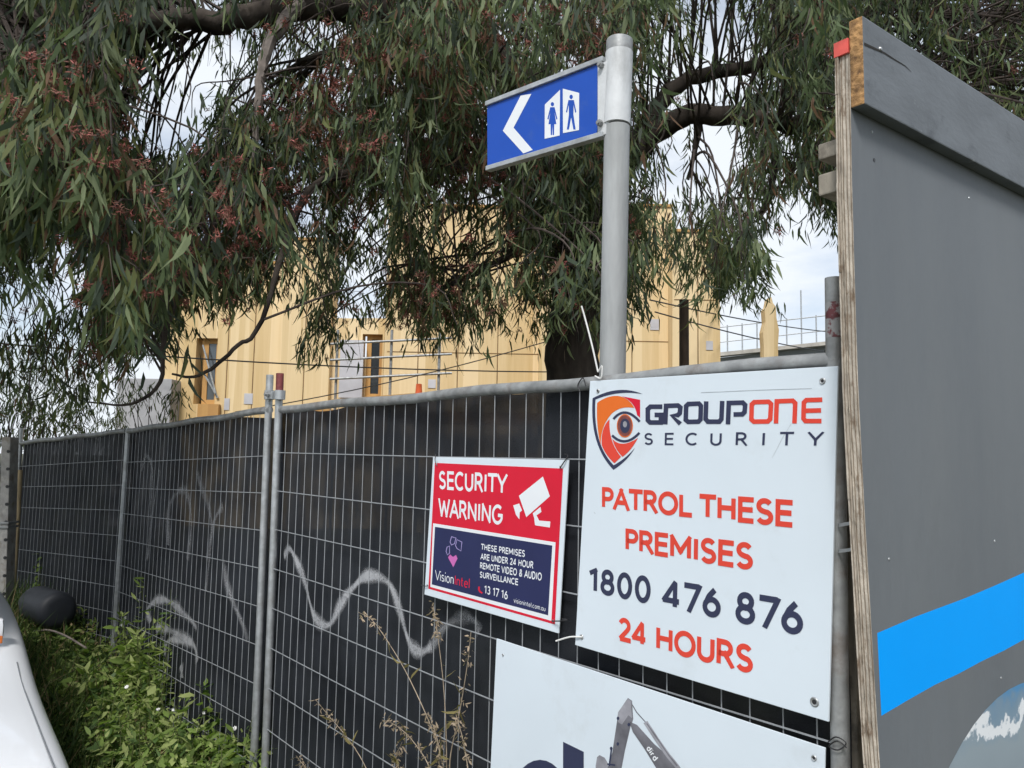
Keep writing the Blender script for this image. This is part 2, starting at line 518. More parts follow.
# spray paint, lying on the cloth
def spray_mat(name, strength):
    m = bpy.data.materials.new(name); m.use_nodes = True
    t = m.node_tree; b = t.nodes['Principled BSDF']
    out = [n for n in t.nodes if n.type == 'OUTPUT_MATERIAL'][0]
    b.inputs['Base Color'].default_value = (.42, .43, .45, 1); b.inputs['Roughness'].default_value = .8
    uv = t.nodes.new('ShaderNodeUVMap')
    sx = t.nodes.new('ShaderNodeSeparateXYZ'); t.links.new(uv.outputs[0], sx.inputs[0])
    def mth(op, a, b_):
        n = t.nodes.new('ShaderNodeMath'); n.operation = op
        for i, q in enumerate((a, b_)):
            if isinstance(q, (int, float)): n.inputs[i].default_value = q
            else: t.links.new(q, n.inputs[i])
        return n.outputs[0]
    v = mth('ABSOLUTE', mth('SUBTRACT', sx.outputs[1], .5), 0)
    edge = mth('SUBTRACT', 1.0, mth('MULTIPLY', v, 2.0))
    edge = mth('POWER', mth('MINIMUM', mth('MULTIPLY', edge, 1.35), 1.0), 1.4)
    tc = t.nodes.new('ShaderNodeTexCoord')
    nz = t.nodes.new('ShaderNodeTexNoise'); nz.inputs['Scale'].default_value = 160; nz.inputs['Detail'].default_value = 3
    t.links.new(tc.outputs['Object'], nz.inputs['Vector'])
    n3 = t.nodes.new('ShaderNodeTexNoise'); n3.inputs['Scale'].default_value = 9; n3.inputs['Detail'].default_value = 4
    t.links.new(tc.outputs['Object'], n3.inputs['Vector'])
    k = mth('MULTIPLY', mth('MULTIPLY', nz.outputs['Fac'], n3.outputs['Fac']), 4.0)
    fac = mth('MULTIPLY', mth('MULTIPLY', edge, k), strength)
    fac = mth('MINIMUM', fac, 0.9)
    tr = t.nodes.new('ShaderNodeBsdfTransparent')
    mx = t.nodes.new('ShaderNodeMixShader')
    t.links.new(fac, mx.inputs[0]); t.links.new(tr.outputs[0], mx.inputs[1]); t.links.new(b.outputs[0], mx.inputs[2])
    t.links.new(mx.outputs[0], out.inputs[0])
    return m
M['spray'] = spray_mat('white_spray', .8)
M['spray_faint'] = spray_mat('faint_spray', .34)

def catmull(pts, n=8):
    pts = [Vector(p) for p in pts]
    P = [pts[0] * 2 - pts[1]] + pts + [pts[-1] * 2 - pts[-2]]
    out = []
    for i in range(1, len(P) - 2):
        for k in range(n):
            t = k / n
            a, b_, c, d = P[i - 1], P[i], P[i + 1], P[i + 2]
            out.append(0.5 * ((2 * b_) + (c - a) * t + (2 * a - 5 * b_ + 4 * c - d) * t * t + (3 * b_ - a - 3 * c + d) * t ** 3))
    out.append(pts[-1])
    return out

def spray_line(parent, plane, P0, D, N, px, width, m):
    pts = [plane(x, y, 0.034) for x, y in px]
    pts = catmull(pts, 10)
    off = []
    for p in pts:
        s = (p - P0).dot(D)
        base = P0 + D * s
        q = Vector((base.x, base.y, p.z)) + N * (cloth_off(s, p.z) - 0.0035)
        off.append(q)
    me_v, me_f, uvs = [], [], []
    for i, p in enumerate(off):
        a = off[max(0, i - 1)]; c = off[min(len(off) - 1, i + 1)]
        t = (c - a).normalized()
        side = t.cross(N).normalized()
        w = width * (0.85 + .3 * sin(i * .37))
        for sgn in (1, -1):
            q = p + side * (w / 2 * sgn)
            s = (q - P0).dot(D)
            base = P0 + D * s
            q = Vector((base.x, base.y, q.z)) + N * (cloth_off(s, q.z) - 0.0035)
            me_v.append(q)
    inv = Matrix.Translation(-Vector(parent.location))
    me = bpy.data.meshes.new('spray_paint')
    me.from_pydata([inv @ v for v in me_v], [], [(2 * i, 2 * i + 1, 2 * i + 3, 2 * i + 2) for i in range(len(off) - 1)])
    lay = me.uv_layers.new(name='UVMap')
    for f in me.polygons:
        for li in f.loop_indices:
            vi = me.loops[li].vertex_index
            lay.data[li].uv = ((vi // 2) / len(off), 1.0 if vi % 2 == 0 else 0.0)
    me.materials.append(m)
    link('spray_paint', me, parent)

P1v = Vector((FN.x, FN.y, 0)) * 1.377
P2v = Vector((J.x, J.y, 0))
spray_line(clothR, fence1, P1v, FD, FN, [(282, 556), (291, 549), (300, 568), (312, 603), (325, 624), (337, 620), (352, 592), (368, 576), (384, 582), (396, 610), (408, 640), (420, 652), (432, 646)], 0.058, M['spray'])
spray_line(clothR, fence1, P1v, FD, FN, [(432, 646), (446, 628), (462, 617), (476, 621), (482, 632)], 0.055, M['spray_faint'])
spray_line(clothM, fence2, P2v, D2, N2, [(152, 622), (150, 609), (158, 600), (168, 602), (180, 610), (198, 628)], 0.075, M['spray'])
spray_line(clothM, fence2, P2v, D2, N2, [(156, 628), (168, 630), (182, 637), (196, 648), (199, 662)], 0.085, M['spray'])
spray_line(clothM, fence2, P2v, D2, N2, [(163, 655), (166, 643), (174, 639), (184, 643)], 0.065, M['spray'])
spray_line(clothM, fence2, P2v, D2, N2, [(180, 665), (181, 671), (181, 678)], 0.1, M['spray'])
for a_ in ([(140, 470), (146, 456), (152, 470), (154, 520)], [(150, 560), (158, 500), (162, 470)], [(168, 545), (172, 505), (184, 490), (190, 520), (186, 560)],
           [(205, 560), (214, 520), (222, 505)], [(196, 470), (210, 520), (206, 590)], [(228, 560), (236, 600), (246, 640)]):
    spray_line(clothM, fence2, P2v, D2, N2, a_, 0.07, M['spray_faint'])

# ------------------------------------------------------------------ stroke lettering
def arc(cx, cy, rx, ry, a0, a1, n=12):
    return [(cx + rx * cos(radians(a0 + (a1 - a0) * k / n)), cy + ry * sin(radians(a0 + (a1 - a0) * k / n))) for k in range(n + 1)]

def glyphs():
    G = {}
    G[' '] = (0.30, [])
    G['A'] = (.78, [[(0, 0), (.39, 1), (.78, 0)], [(.14, .32), (.64, .32)]])
    G['C'] = (.70, [arc(.42, .5, .42, .5, 48, 312, 24)])
    G['D'] = (.66, [[(0, 0), (0, 1), (.25, 1)] + arc(.25, .5, .41, .5, 90, -90, 16)[1:] + [(0, 0)]])
    G['E'] = (.50, [[(.59, 1), (0, 1), (0, 0), (.59, 0)], [(0, .52), (.55, .52)]])
    G['G'] = (.76, [arc(.42, .5, .42, .5, 48, 335, 24) + [(.80, .46), (.46, .46)]])
    G['H'] = (.64, [[(0, 0), (0, 1)], [(.64, 0), (.64, 1)], [(0, .52), (.64, .52)]])
    G['I'] = (.0, [[(0, 0), (0, 1)]])
    G['L'] = (.46, [[(0, 1), (0, 0), (.55, 0)]])
    G['M'] = (.84, [[(0, 0), (0, 1), (.42, .28), (.84, 1), (.84, 0)]])
    G['N'] = (.66, [[(0, 0), (0, 1), (.66, 0), (.66, 1)]])
    G['O'] = (.86, [arc(.43, .5, .43, .5, 90, 450, 30)])
    G['P'] = (.52, [[(0, 0), (0, 1), (.28, 1)] + arc(.28, .73, .25, .27, 90, -90, 12)[1:] + [(0, .46)]])
    G['R'] = (.56, [[(0, 0), (0, 1), (.28, 1)] + arc(.28, .74, .25, .26, 90, -90, 12)[1:] + [(0, .48)], [(.28, .48), (.58, 0)]])
    G['S'] = (.54, [arc(.27, .755, .25, .245, 28, 245, 16) + [(.30, .485)] + arc(.27, .25, .27, .25, 62, -155, 16)])
    G['T'] = (.62, [[(-.09, 1), (.71, 1)], [(.31, 1), (.31, 0)]])
    G['U'] = (.62, [[(0, 1), (0, .33)] + arc(.31, .33, .31, .33, 180, 360, 14)[1:] + [(.62, 1)]])
    G['V'] = (.74, [[(0, 1), (.37, 0), (.74, 1)]])
    G['W'] = (1.05, [[(0, 1), (.26, 0), (.525, .86), (.79, 0), (1.05, 1)]])
    G['Y'] = (.70, [[(0, 1), (.35, .46), (.70, 1)], [(.35, .46), (.35, 0)]])
    G['&'] = (.66, [[(.66, 0), (.14, .68)] + arc(.31, .80, .19, .20, 200, -20, 12) + [(.44, .64), (.08, .40)] + arc(.26, .24, .24, .24, 140, 330, 12) + [(.66, .46)]])
    G['0'] = (.56, [arc(.28, .5, .28, .5, 90, 450, 26)])
    G['1'] = (.22, [[(0, .86), (.22, 1), (.22, 0)]])
    G['2'] = (.52, [arc(.26, .72, .25, .28, 160, -20, 14) + [(.42, .50), (0, 0), (.62, 0)]])
    G['3'] = (.50, [arc(.25, .75, .22, .25, 150, -90, 14), arc(.25, .26, .25, .26, 90, -150, 14)])
    G['4'] = (.64, [[(.48, 0), (.48, 1)], [(.44, 1), (.02, .27)], [(-.06, .24), (.66, .24)]])
    G['6'] = (.54, [arc(.27, .30, .27, .30, 150, 510, 24), [(.03, .42), (.16, .72), (.38, 1)]])
    G['7'] = (.52, [[(-.09, 1), (.54, 1), (.16, 0)]])
    G['8'] = (.54, [arc(.27, .76, .22, .24, 90, 450, 20), arc(.27, .27, .27, .27, 90, 450, 22)])
    # lower case
    G['a'] = (.46, [arc(.23, .33, .23, .33, 40, 320, 18), [(.46, .66), (.46, 0)]])
    G['c'] = (.42, [arc(.24, .33, .24, .33, 50, 310, 16)])
    G['d'] = (.46, [arc(.23, .33, .23, .33, 40, 320, 18), [(.46, 1.05), (.46, 0)]])
    G['e'] = (.46, [[(.02, .34), (.46, .34)] + arc(.23, .33, .23, .33, 0, 310, 18)])
    G['i'] = (.0, [[(0, 0), (0, .66)], [(0, .9), (0, 1.03)]])
    G['l'] = (.0, [[(0, 0), (0, 1.05)]])
    G['m'] = (.66, [[(0, 0), (0, .66)], [(0, .45)] + arc(.165, .48, .165, .18, 180, 0, 10) + [(.33, 0)], [(.33, .45)] + arc(.495, .48, .165, .18, 180, 0, 10) + [(.66, 0)]])
    G['n'] = (.40, [[(0, 0), (0, .66)], [(0, .42)] + arc(.20, .46, .20, .20, 180, 0, 10) + [(.40, 0)]])
    G['o'] = (.48, [arc(.24, .33, .24, .33, 90, 450, 20)])
    G['r'] = (.24, [[(0, 0), (0, .66)], [(0, .40)] + arc(.2, .44, .2, .22, 180, 80, 8)])
    G['s'] = (.36, [arc(.18, .495, .165, .165, 28, 245, 10) + arc(.18, .165, .18, .165, 62, -155, 10)])
    G['t'] = (.26, [[(.10, .95), (.10, .1), (.24, .0)], [(0, .66), (.26, .66)]])
    G['u'] = (.40, [[(0, .66), (0, .20)] + arc(.20, .20, .20, .20, 180, 360, 10)[1:] + [(.40, .66)]])
    G['v'] = (.44, [[(0, .66), (.22, 0), (.44, .66)]])
    G['.'] = (.0, [[(0, -.04), (0, .08)]])
    return G
GL = glyphs()

def stroke_poly(pts, t):
    """mitred strip of width t along a 2-D polyline -> verts, faces"""
    n = len(pts)
    closed = n > 3 and abs(pts[0][0] - pts[-1][0]) + abs(pts[0][1] - pts[-1][1]) < 1e-6
    P = [Vector((x, y)) for x, y in pts]
    if closed: P = P[:-1]; n -= 1
    L, R_ = [], []
    for i in range(n):
        a = P[(i - 1) % n] if (closed or i > 0) else None
        b = P[(i + 1) % n] if (closed or i < n - 1) else None
        d1 = (P[i] - a).normalized() if a is not None else None
        d2 = (b - P[i]).normalized() if b is not None else None
        if d1 is None: d1 = d2
        if d2 is None: d2 = d1
        n1 = Vector((-d1.y, d1.x)); n2 = Vector((-d2.y, d2.x))
        mv = n1 + n2
        if mv.length < 1e-4: mv = n1
        mv.normalize()
        k = 1 / max(.3, mv.dot(n1)); k = k if k < 1.5 else 1.06
        L.append(P[i] + mv * (t / 2 * k)); R_.append(P[i] - mv * (t / 2 * k))
    vs = L + R_
    cnt = n if closed else n - 1
    fs = []
    for i in range(cnt):
        j = (i + 1) % n
        fs.append((i, j, n + j, n + i))
    return vs, fs

def ext_stroke(run, t):
    run = list(run)
    if len(run) == 2 and abs(run[0][0] - run[1][0]) > 1e-4 and abs(run[0][1] - run[1][1]) > 1e-4:
        a, b_ = Vector(run[0]), Vector(run[1]); d = (b_ - a).normalized() * t * .5
        run = [tuple(a - d), tuple(b_ + d)]
    vs, fs = stroke_poly(run, t)
    return [Vector((v.x, min(1.0, max(0.0, v.y)))) for v in vs], fs
BEAR = {'A': (-.08, -.08), 'T': (-.05, -.05), 'V': (-.08, -.08), 'W': (-.05, -.05), 'Y': (-.08, -.08), 'L': (0, -.07), 'O': (-.03, -.03), 'C': (-.03, -.02), 'G': (-.03, 0), 'P': (0, -.03), 'I': (.03, .03), 'H': (.02, .02), 'N': (.02, .02), 'M': (.02, .02), '1': (-.02, .05), '4': (-.04, 0), '7': (0, -.06)}
def text_2d(s, t, gap=.16, slant=0.0):
    """strokes in a box: x 0..W, y 0..1; returns list of (verts, faces), W"""
    x = 0; out = []
    for ch in s:
        w, st = GL[ch]
        lb, rb_ = BEAR.get(ch, (0, 0))
        x += lb if out else 0
        for pl_ in st:
            pts = [(x + t / 2 + px_, t / 2 + py_ * (1 - t)) for px_, py_ in pl_]
            # sharp turns start a new stroke, ends squared off on the cap lines
            run = [pts[0]]
            for i in range(1, len(pts)):
                run.append(pts[i])
                if i < len(pts) - 1:
                    d1 = Vector(pts[i]) - Vector(pts[i - 1]); d2 = Vector(pts[i + 1]) - Vector(pts[i])
                    if d1.normalized().dot(d2.normalized()) < -.15:
                        out.append(ext_stroke(run, t)); run = [pts[i]]
            out.append(ext_stroke(run, t))
        x += w + t + gap + rb_ if ch != ' ' else w + gap
    return out, x - gap

class Sheet:
    """a flat printed face on the plane through P0 with normal n (towards the viewer); print layers sit proud of it"""
    def __init__(self, P0, n):
        self.P0 = P0; self.n = n
    def at(self, px, py, layer=0):
        return hit(px, py, self.P0, self.n) + self.n * (layer * 0.00013)
    def poly(self, name, px, m, parent, layer=1):
        b = MB(); b.add([self.at(x, y, layer) for x, y in px], [tuple(range(len(px)))])
        o = b.build(name, m, parent, recalc=False)
        me = o.data
        # face the viewer
        nn = me.polygons[0].normal
        if nn.dot(self.n) < 0:
            me.flip_normals()
        return o
    def text(self, name, s, quad, m, parent, t=.19, gap=.16, layer=2, label=None):
        tl, tr, br, bl = [self.at(x, y, layer) for x, y in quad]
        st, W = text_2d(s, t, gap)
        b = MB()
        for k, (vs, fs) in enumerate(st):
            q = []
            for v in vs:
                u = v.x / W; w = v.y
                p = (bl * (1 - u) + br * u) * (1 - w) + (tl * (1 - u) + tr * u) * w
                q.append(p + self.n * (k % 6) * 0.00002)
            b.add(q, fs)
        return b.build(name, m, parent, recalc=False)
    def strokes(self, name, lines, width_px, m, parent, layer=2):
        b = MB()
        for k, pl_ in enumerate(lines):
            vs, fs = stroke_poly(pl_, width_px)
            b.add([self.at(v.x, v.y, layer) + self.n * (k % 6) * 0.00002 for v in vs], fs)
        return b.build(name, m, parent, recalc=False)

def sign_board(name, label, cat, corners, off, thick, m, group=None, cor_r=0):
    n = -FN
    P0 = EYEV + FN * (1.377 - off)
    sh = Sheet(P0, n)
    P = [sh.at(x, y) for x, y in corners]
    root = thing(name, label, cat, (P[2] + P[3]) / 2, 0, group)
    b = MB(); b.prism(P, FN * thick)
    b.build('board', m, root, False, 0.0012)
    sh.P0 = P0 + n * 0.0004
    return root, sh

def zq(pts, x0, y0, s):
    return [(x0 + x / s, y0 + y / s) for x, y in pts]

# --- large white security sign
s1_, sh1 = sign_board('security_sign', 'large white square sign with orange shield and phone number, upper right on the fence', 'sign',
                      [(590, 381), (838, 366), (828.5, 722), (575, 645)], 0.026, 0.005, M['white_sign'], 'signs on the fence')
sh1.text('lettering', 'PATROL THESE', [(602, 486.8), (793, 500), (792.6, 527.8), (602, 508.8)], M['coral_print'], s1_, .20, .085)
sh1.text('lettering', 'PREMISES', [(625.5, 528.3), (753.5, 543), (752.8, 570.8), (625.5, 551)], M['coral_print'], s1_, .20, .085)
sh1.text('lettering', '1800 476 876', [(589.8, 566.6), (804, 601.5), (802.8, 636.5), (589.4, 592)], M['slate_print'], s1_, .19, .13)
sh1.text('lettering', '24 HOURS', [(618.3, 616.5), (753.4, 645.5), (752.8, 674.5), (618.2, 640.4)], M['coral_print'], s1_, .20, .09)
sh1.text('lettering', 'SECURITY', [(644.4, 433), (822.5, 431.5), (821.5, 446.8), (644.2, 444.9)], M['slate_print'], s1_, .15, .92)
# square cut brand letters
def logo_letters():
    z = lambda pts: zq(pts, 630, 380, 4.876)
    grp = [[(158, 130), (100, 130), (87, 142), (87, 196), (98, 207), (150, 207), (152, 170), (120, 170)],         # G
           [(172, 216), (176, 126), (234, 124), (246, 134), (243, 162), (232, 172), (204, 174), (246, 214)],     # R
           [(285, 117), (336, 115), (346, 126), (344, 192), (334, 203), (284, 204), (272, 194), (274, 127), (285, 117)],  # O
           [(372, 104), (369, 190), (380, 203), (424, 203), (436, 203), (446, 190), (450, 102)],                 # U
           [(478, 216), (482, 112), (550, 110), (562, 122), (559, 156), (548, 167), (505, 168)]]                 # P
    one = [[(606, 108), (676, 106), (688, 117), (684, 190), (672, 202), (604, 203), (592, 192), (594, 119), (606, 108)],
           [(712, 212), (716, 104), (794, 101), (806, 113), (802, 212)],
           [(938, 96), (860, 98), (848, 110), (846, 188), (856, 200), (934, 200)], [(848, 150), (932, 148)]]
    return [z(p) for p in grp], [z(p) for p in one]
lg, lo = logo_letters()
sh1.strokes('lettering', lg, 4.6, M['slate_print'], s1_)
sh1.strokes('lettering', lo, 4.6, M['coral_print'], s1_)
# shield emblem
def sz(pts): return zq(pts, 590, 380, 7.68)
def qc(p0, p1, p2, n=10):
    return [((1 - t) ** 2 * p0[0] + 2 * t * (1 - t) * p1[0] + t * t * p2[0], (1 - t) ** 2 * p0[1] + 2 * t * (1 - t) * p1[1] + t * t * p2[1]) for t in [k / n for k in range(n + 1)]]
outer = qc((405, 108), (220, 30), (20, 140), 12) + qc((20, 140), (-5, 500), (180, 690), 14)[1:] + qc((180, 690), (290, 620), (345, 520), 8)[1:] + qc((345, 520), (280, 600), (182, 655), 8)[1:] + \
    qc((182, 655), (20, 490), (42, 150), 14)[1:] + qc((42, 150), (220, 75), (405, 108), 12)[1:-1]
sh1.poly('shield_outline', sz(outer), M['slate_print'], s1_, 1)
em = thing  # (kept simple: the emblem is a set of printed parts)
left_leaf = qc((55, 175), (130, 118), (215, 122), 8) + qc((215, 122), (300, 135), (340, 215), 8)[1:] + qc((340, 215), (240, 195), (170, 255), 8)[1:] + qc((170, 255), (80, 350), (82, 500), 10)[1:] + qc((82, 500), (45, 350), (55, 175), 8)[1:-1]
sh1.poly('shield_panel', sz(left_leaf), M['orange_print'], s1_, 1)
top_leaf = [(245, 125), (385, 152), (385, 290), (362, 270)] + qc((362, 270), (345, 165), (245, 125), 8)[1:-1]
sh1.poly('shield_panel', sz(top_leaf), M['red_print'], s1_, 1)
low_leaf = qc((90, 500), (80, 370), (150, 300), 8) + qc((150, 300), (140, 470), (238, 590), 10)[1:] + [(188, 640)] + qc((188, 640), (120, 580), (90, 500), 8)[1:-1]
sh1.poly('shield_panel', sz(low_leaf), M['coral_print'], s1_, 1)
bot_leaf = qc((172, 452), (240, 530), (368, 445), 10) + qc((368, 445), (320, 540), (250, 590), 8)[1:] + qc((250, 590), (195, 540), (172, 452), 8)[1:-1]
sh1.poly('shield_panel', sz(bot_leaf), M['coral_print'], s1_, 1)
sh1.strokes('eye_outline', [sz(qc((180, 300), (270, 190), (382, 320), 14)), sz(qc((170, 425), (270, 525), (380, 405), 14))], 2.4, M['slate_print'], s1_, 2)
sh1.poly('iris', sz(arc(268, 352, 62, 90, 0, 354, 30)), M['orange_print'], s1_, 2)
sh1.poly('iris', sz(arc(268, 352, 56, 82, 0, 354, 30)), M['iris'], s1_, 3)
sh1.poly('iris', sz(arc(270, 352, 38, 56, 0, 354, 26)), M['slate_print'], s1_, 4)
sh1.poly('iris', sz(arc(270, 340, 16, 24, 0, 354, 20)), M['pale_grey_print'], s1_, 5)
def eyelet(parent, sh, x, y, r=3.4):
    c0 = sh.at(x, y, 1)
    b = MB()
    u = FD.copy(); v = Vector((0, 0, 1))
    rr = r * 0.0021
    ring = []
    nseg = 16
    vs = []; fs = []
    for k in range(nseg):
        a_ = 2 * pi * k / nseg
        e = u * cos(a_) + v * sin(a_)
        vs += [c0 + e * rr + sh.n * .0002, c0 + e * rr * .8 + sh.n * .0016, c0 + e * rr * .5 + sh.n * .0008]
    for k in range(nseg):
        j = (k + 1) % nseg
        for q in range(2):
            fs.append((3 * k + q, 3 * j + q, 3 * j + q + 1, 3 * k + q + 1))
    b.add(vs, fs, 0)
    b.add([c0 + (u * cos(2 * pi * k / nseg) + v * sin(2 * pi * k / nseg)) * rr * .52 + sh.n * .0005 for k in range(nseg)], [tuple(range(nseg))], 1)
    b.build('eyelet', [M['galv'], M['black_plastic']], parent, True)
sh1.strokes('crease', [[(701, 392.6), (760, 390), (812, 388.4)]], .5, mat('crease_grey', (.42, .46, .49), .6, 0, .2, 30), s1_, 1)
sh1.strokes('scratch', [[(772, 458), (783, 437), (791, 424)], [(741, 514), (752, 506)], [(594, 512), (595.5, 514)]], .45, mat('scratch_grey', (.50, .55, .58), .6, 0, .2, 30), s1_, 1)
eyelet(s1_, sh1, 822.5, 381, 3.0); eyelet(s1_, sh1, 814.5, 702, 4.2); eyelet(s1_, sh1, 581.5, 637, 3.2); eyelet(s1_, sh1, 598, 391, 2.6)

# --- red and navy camera sign
s2_, sh2 = sign_board('camera_warning_sign', 'small red and navy warning sign with white camera, in the middle of the fence', 'sign',
                      [(433, 457), (568.5, 460), (558.5, 633.5), (424.3, 594.5)], 0.018, 0.004, M['white_sign'], 'signs on the fence')
def s2z(p): return zq(p, 420, 450, 4.04)
sh2.poly('red_panel', s2z([(60, 52), (578, 75), (545, 705), (34, 560)]), M['red_print'], s2_, 1)
sh2.poly('white_border', s2z([(53, 296), (548, 373), (531, 690), (42, 553)]), M['white_print'], s2_, 2)
sh2.poly('navy_panel', s2z([(61, 310), (535, 386), (518, 668), (48, 543)]), M['navy_print'], s2_, 3)
sh2.text('lettering', 'SECURITY', s2z([(77, 84), (350, 96), (347, 181), (77, 158)]), M['white_print'], s2_, .17, .14, 3)
sh2.text('lettering', 'WARNING', s2z([(75, 194), (335, 222), (331, 304), (75, 268)]), M['white_print'], s2_, .17, .12, 3)
sh2.poly('camera_symbol', s2z([(400, 185), (497, 107), (525, 187), (430, 271)]), M['white_print'], s2_, 3)
sh2.poly('camera_symbol', s2z([(377, 224), (401, 216), (413, 244), (403, 252), (402, 280), (388, 262)]), M['white_print'], s2_, 3)
sh2.poly('camera_symbol', s2z([(456, 256), (487, 230), (491, 250), (471, 264), (482, 285), (527, 289), (525, 313), (465, 304), (462, 276)]), M['white_print'], s2_, 3)
sh2.text('lettering', 'THESE PREMISES', s2z([(248, 378), (425, 405), (424, 433), (247, 403)]), M['white_print'], s2_, .17, .16, 4)
sh2.text('lettering', 'ARE UNDER 24 HOUR', s2z([(246, 417), (459, 450), (457, 480), (245, 442)]), M['white_print'], s2_, .17, .16, 4)
sh2.text('lettering', 'REMOTE VIDEO & AUDIO', s2z([(244, 453), (493, 496), (491, 529), (243, 479)]), M['white_print'], s2_, .17, .16, 4)
sh2.text('lettering', 'SURVEILLANCE', s2z([(243, 490), (397, 520), (396, 547), (242, 515)]), M['white_print'], s2_, .17, .16, 4)
sh2.text('lettering', 'Vision', s2z([(62, 484), (137, 502), (136, 543), (61, 524)]), M['white_print'], s2_, .09, .12, 4)
sh2.text('lettering', 'Intel', s2z([(142, 505), (202, 520), (200, 560), (141, 545)]), M['red_print'], s2_, .11, .12, 4)
sh2.text('lettering', '13 17 16', s2z([(262, 546), (356, 570), (354, 605), (261, 580)]), M['white_print'], s2_, .15, .16, 4)
sh2.strokes('phone_symbol', [s2z(qc((240, 552), (234, 570), (252, 578), 6))], 1.6, M['red_print'], s2_, 4)
sh2.text('lettering', 'visionintel.com.au', s2z([(380, 597), (508, 632), (507, 652), (379, 616)]), M['white_print'], s2_, .1, .14, 4)
sh2.poly('heart_symbol', s2z([(114, 434), (122, 422), (134, 432), (146, 424), (152, 438), (135, 473)]), M['pink_print'], s2_, 4)
sh2.strokes('heart_symbol', [s2z([(122, 372), (128, 350), (146, 356), (140, 378), (128, 384), (122, 372)]), s2z([(150, 362), (170, 372), (166, 408), (150, 398), (144, 386), (150, 362)]),
                             s2z([(110, 392), (120, 388), (120, 416), (112, 424), (106, 410), (110, 392)])], 0.7, M['lilac_print'], s2_, 4)
eyelet(s2_, sh2, 436.5, 464, 1.6); eyelet(s2_, sh2, 560.5, 467, 1.6); eyelet(s2_, sh2, 427.5, 585, 1.6); eyelet(s2_, sh2, 553, 621, 1.6)

# --- excavator sign at the bottom
c4 = [(496.5, 638.5), (825, 748)]
n_ = -FN
P03 = EYEV + FN * (1.377 - 0.020)
A3 = hit(496.5, 638.5, P03, n_); B3 = hit(825, 748, P03, n_); Lw = hit(490.5, 768, P03, n_)
dn = (Lw - A3) / (A3.z - Lw.z)
H3 = 0.62
s3_ = thing('excavator_sign', 'white landscape sign with an excavator arm, lowest on the fence', 'sign', (A3 + B3) / 2 + dn * H3, 0, 'signs on the fence')
b = MB(); b.prism([A3, B3, B3 + dn * H3, A3 + dn * H3], FN * .004); b.build('board', M['white_sign'], s3_, False, .001)
sh3 = Sheet(P03 + n_ * .0004, n_)
def s3z(p): return zq(p, 500, 680, 5.12)
sh3.poly('excavator_arm', s3z([(550, 451), (575, 372), (600, 205), (605, 165), (655, 92), (676, 106), (682, 200), (668, 240), (640, 360), (602, 560), (520, 560)]), M['grey_print'], s3_, 1)
sh3.poly('excavator_arm', s3z([(604, 166), (655, 95), (672, 108), (676, 195), (658, 180), (625, 228), (604, 215)]), M['pale_grey_print'], s3_, 2)
sh3.poly('excavator_boom', s3z([(662, 212), (702, 230), (790, 328), (880, 405), (960, 520), (1000, 640), (900, 640), (800, 451), (738, 350), (680, 266)]), M['grey_print'], s3_, 1)
sh3.strokes('hydraulic_ram', [s3z([(672, 118), (700, 165), (745, 215)])], .9, M['grey_print'], s3_, 2)
sh3.strokes('hydraulic_ram', [s3z([(745, 215), (800, 300), (860, 385), (905, 440), (960, 520)])], 4.4, M['pale_grey_print'], s3_, 2)
sh3.strokes('hydraulic_ram', [s3z([(752, 222), (806, 300), (864, 385), (908, 440)])], 1.2, M['grey_print'], s3_, 3)
sh3.poly('excavator_bucket', s3z([(490, 560), (490, 440), (497, 395), (510, 384), (536, 398), (552, 425), (556, 560)]), M['pale_grey_print'], s3_, 1)
sh3.strokes('linkage', [s3z([(560, 440), (572, 345)]), s3z([(550, 430), (590, 436)])], 1.6, M['slate_print'], s3_, 3)
for q in ((605, 196), (604, 327), (570, 350), (660, 228)):
    sh3.poly('pin', s3z(arc(q[0], q[1], 7, 9, 0, 340, 10)), M['slate_print'], s3_, 4)
sh3.text('lettering', 'dird', s3z([(770, 332), (812, 398), (790, 418), (748, 350)]), M['white_print'], s3_, .18, .14, 3)
sh3.poly('letter_stem', s3z([(323, 316), (429, 368), (428, 900), (322, 900)]), M['slate_print'], s3_, 1)
sh3.strokes('letter_bowl', [s3z(arc(205, 700, 118, 245, 0, 360, 40))], 18, M['slate_print'], s3_, 2)
eyelet(s3_, sh3, 503, 655, 1.8); eyelet(s3_, sh3, 814, 758, 2.6)

# ------------------------------------------------------------------ cable ties
def tie(name, label, pts, r, m, cat='cable tie', group=None):
    b = MB(); pts = catmull(pts, 6) if len(pts) > 2 else [Vector(p) for p in pts]
    b.tube(pts, r, 6)
    o = b.build(name, m, None, True, loc=pts[0])
    tag(o, label, cat, group)
q = fence1
tie('cable_tie', 'long white cable tie tail standing up at the top left corner of the white sign', [q(598, 372, -.03), q(592, 345, -.035), q(585, 318, -.04), q(581.5, 306, -.045)], .0021, M['white_tie'])
tie('cable_tie', 'white cable tie looped over the rail beside the white sign corner', [q(598, 372, -.03), q(602, 366, -.03), q(601, 378, -.028), q(595, 376, -.03)], .0018, M['white_tie'])
tie('cable_tie', 'white cable tie tail poking out left of the bottom left corner of the white sign', [q(582, 637, -.028), q(570, 637, -.034), q(556, 641, -.04)], .0021, M['white_tie'])
tie('cable_tie', 'black cable tie at the lower right corner of the red sign', [q(552, 621, -.022), q(560, 621, -.03), q(567, 620, -.026), q(562, 619, -.02)], .0017, M['black_plastic'])
tie('cable_tie', 'black cable tie crossing the upper right corner of the red sign', [q(560, 468, -.022), q(564, 462, -.024), q(568, 456, -.016), q(565, 454, -.004)], .0017, M['black_plastic'])
tie('cable_tie', 'black cable tie at the upper left corner of the red sign', [q(437, 466, -.022), q(435, 460, -.023), q(436, 454, -.014), q(438, 453, -.002)], .0014, M['black_plastic'])
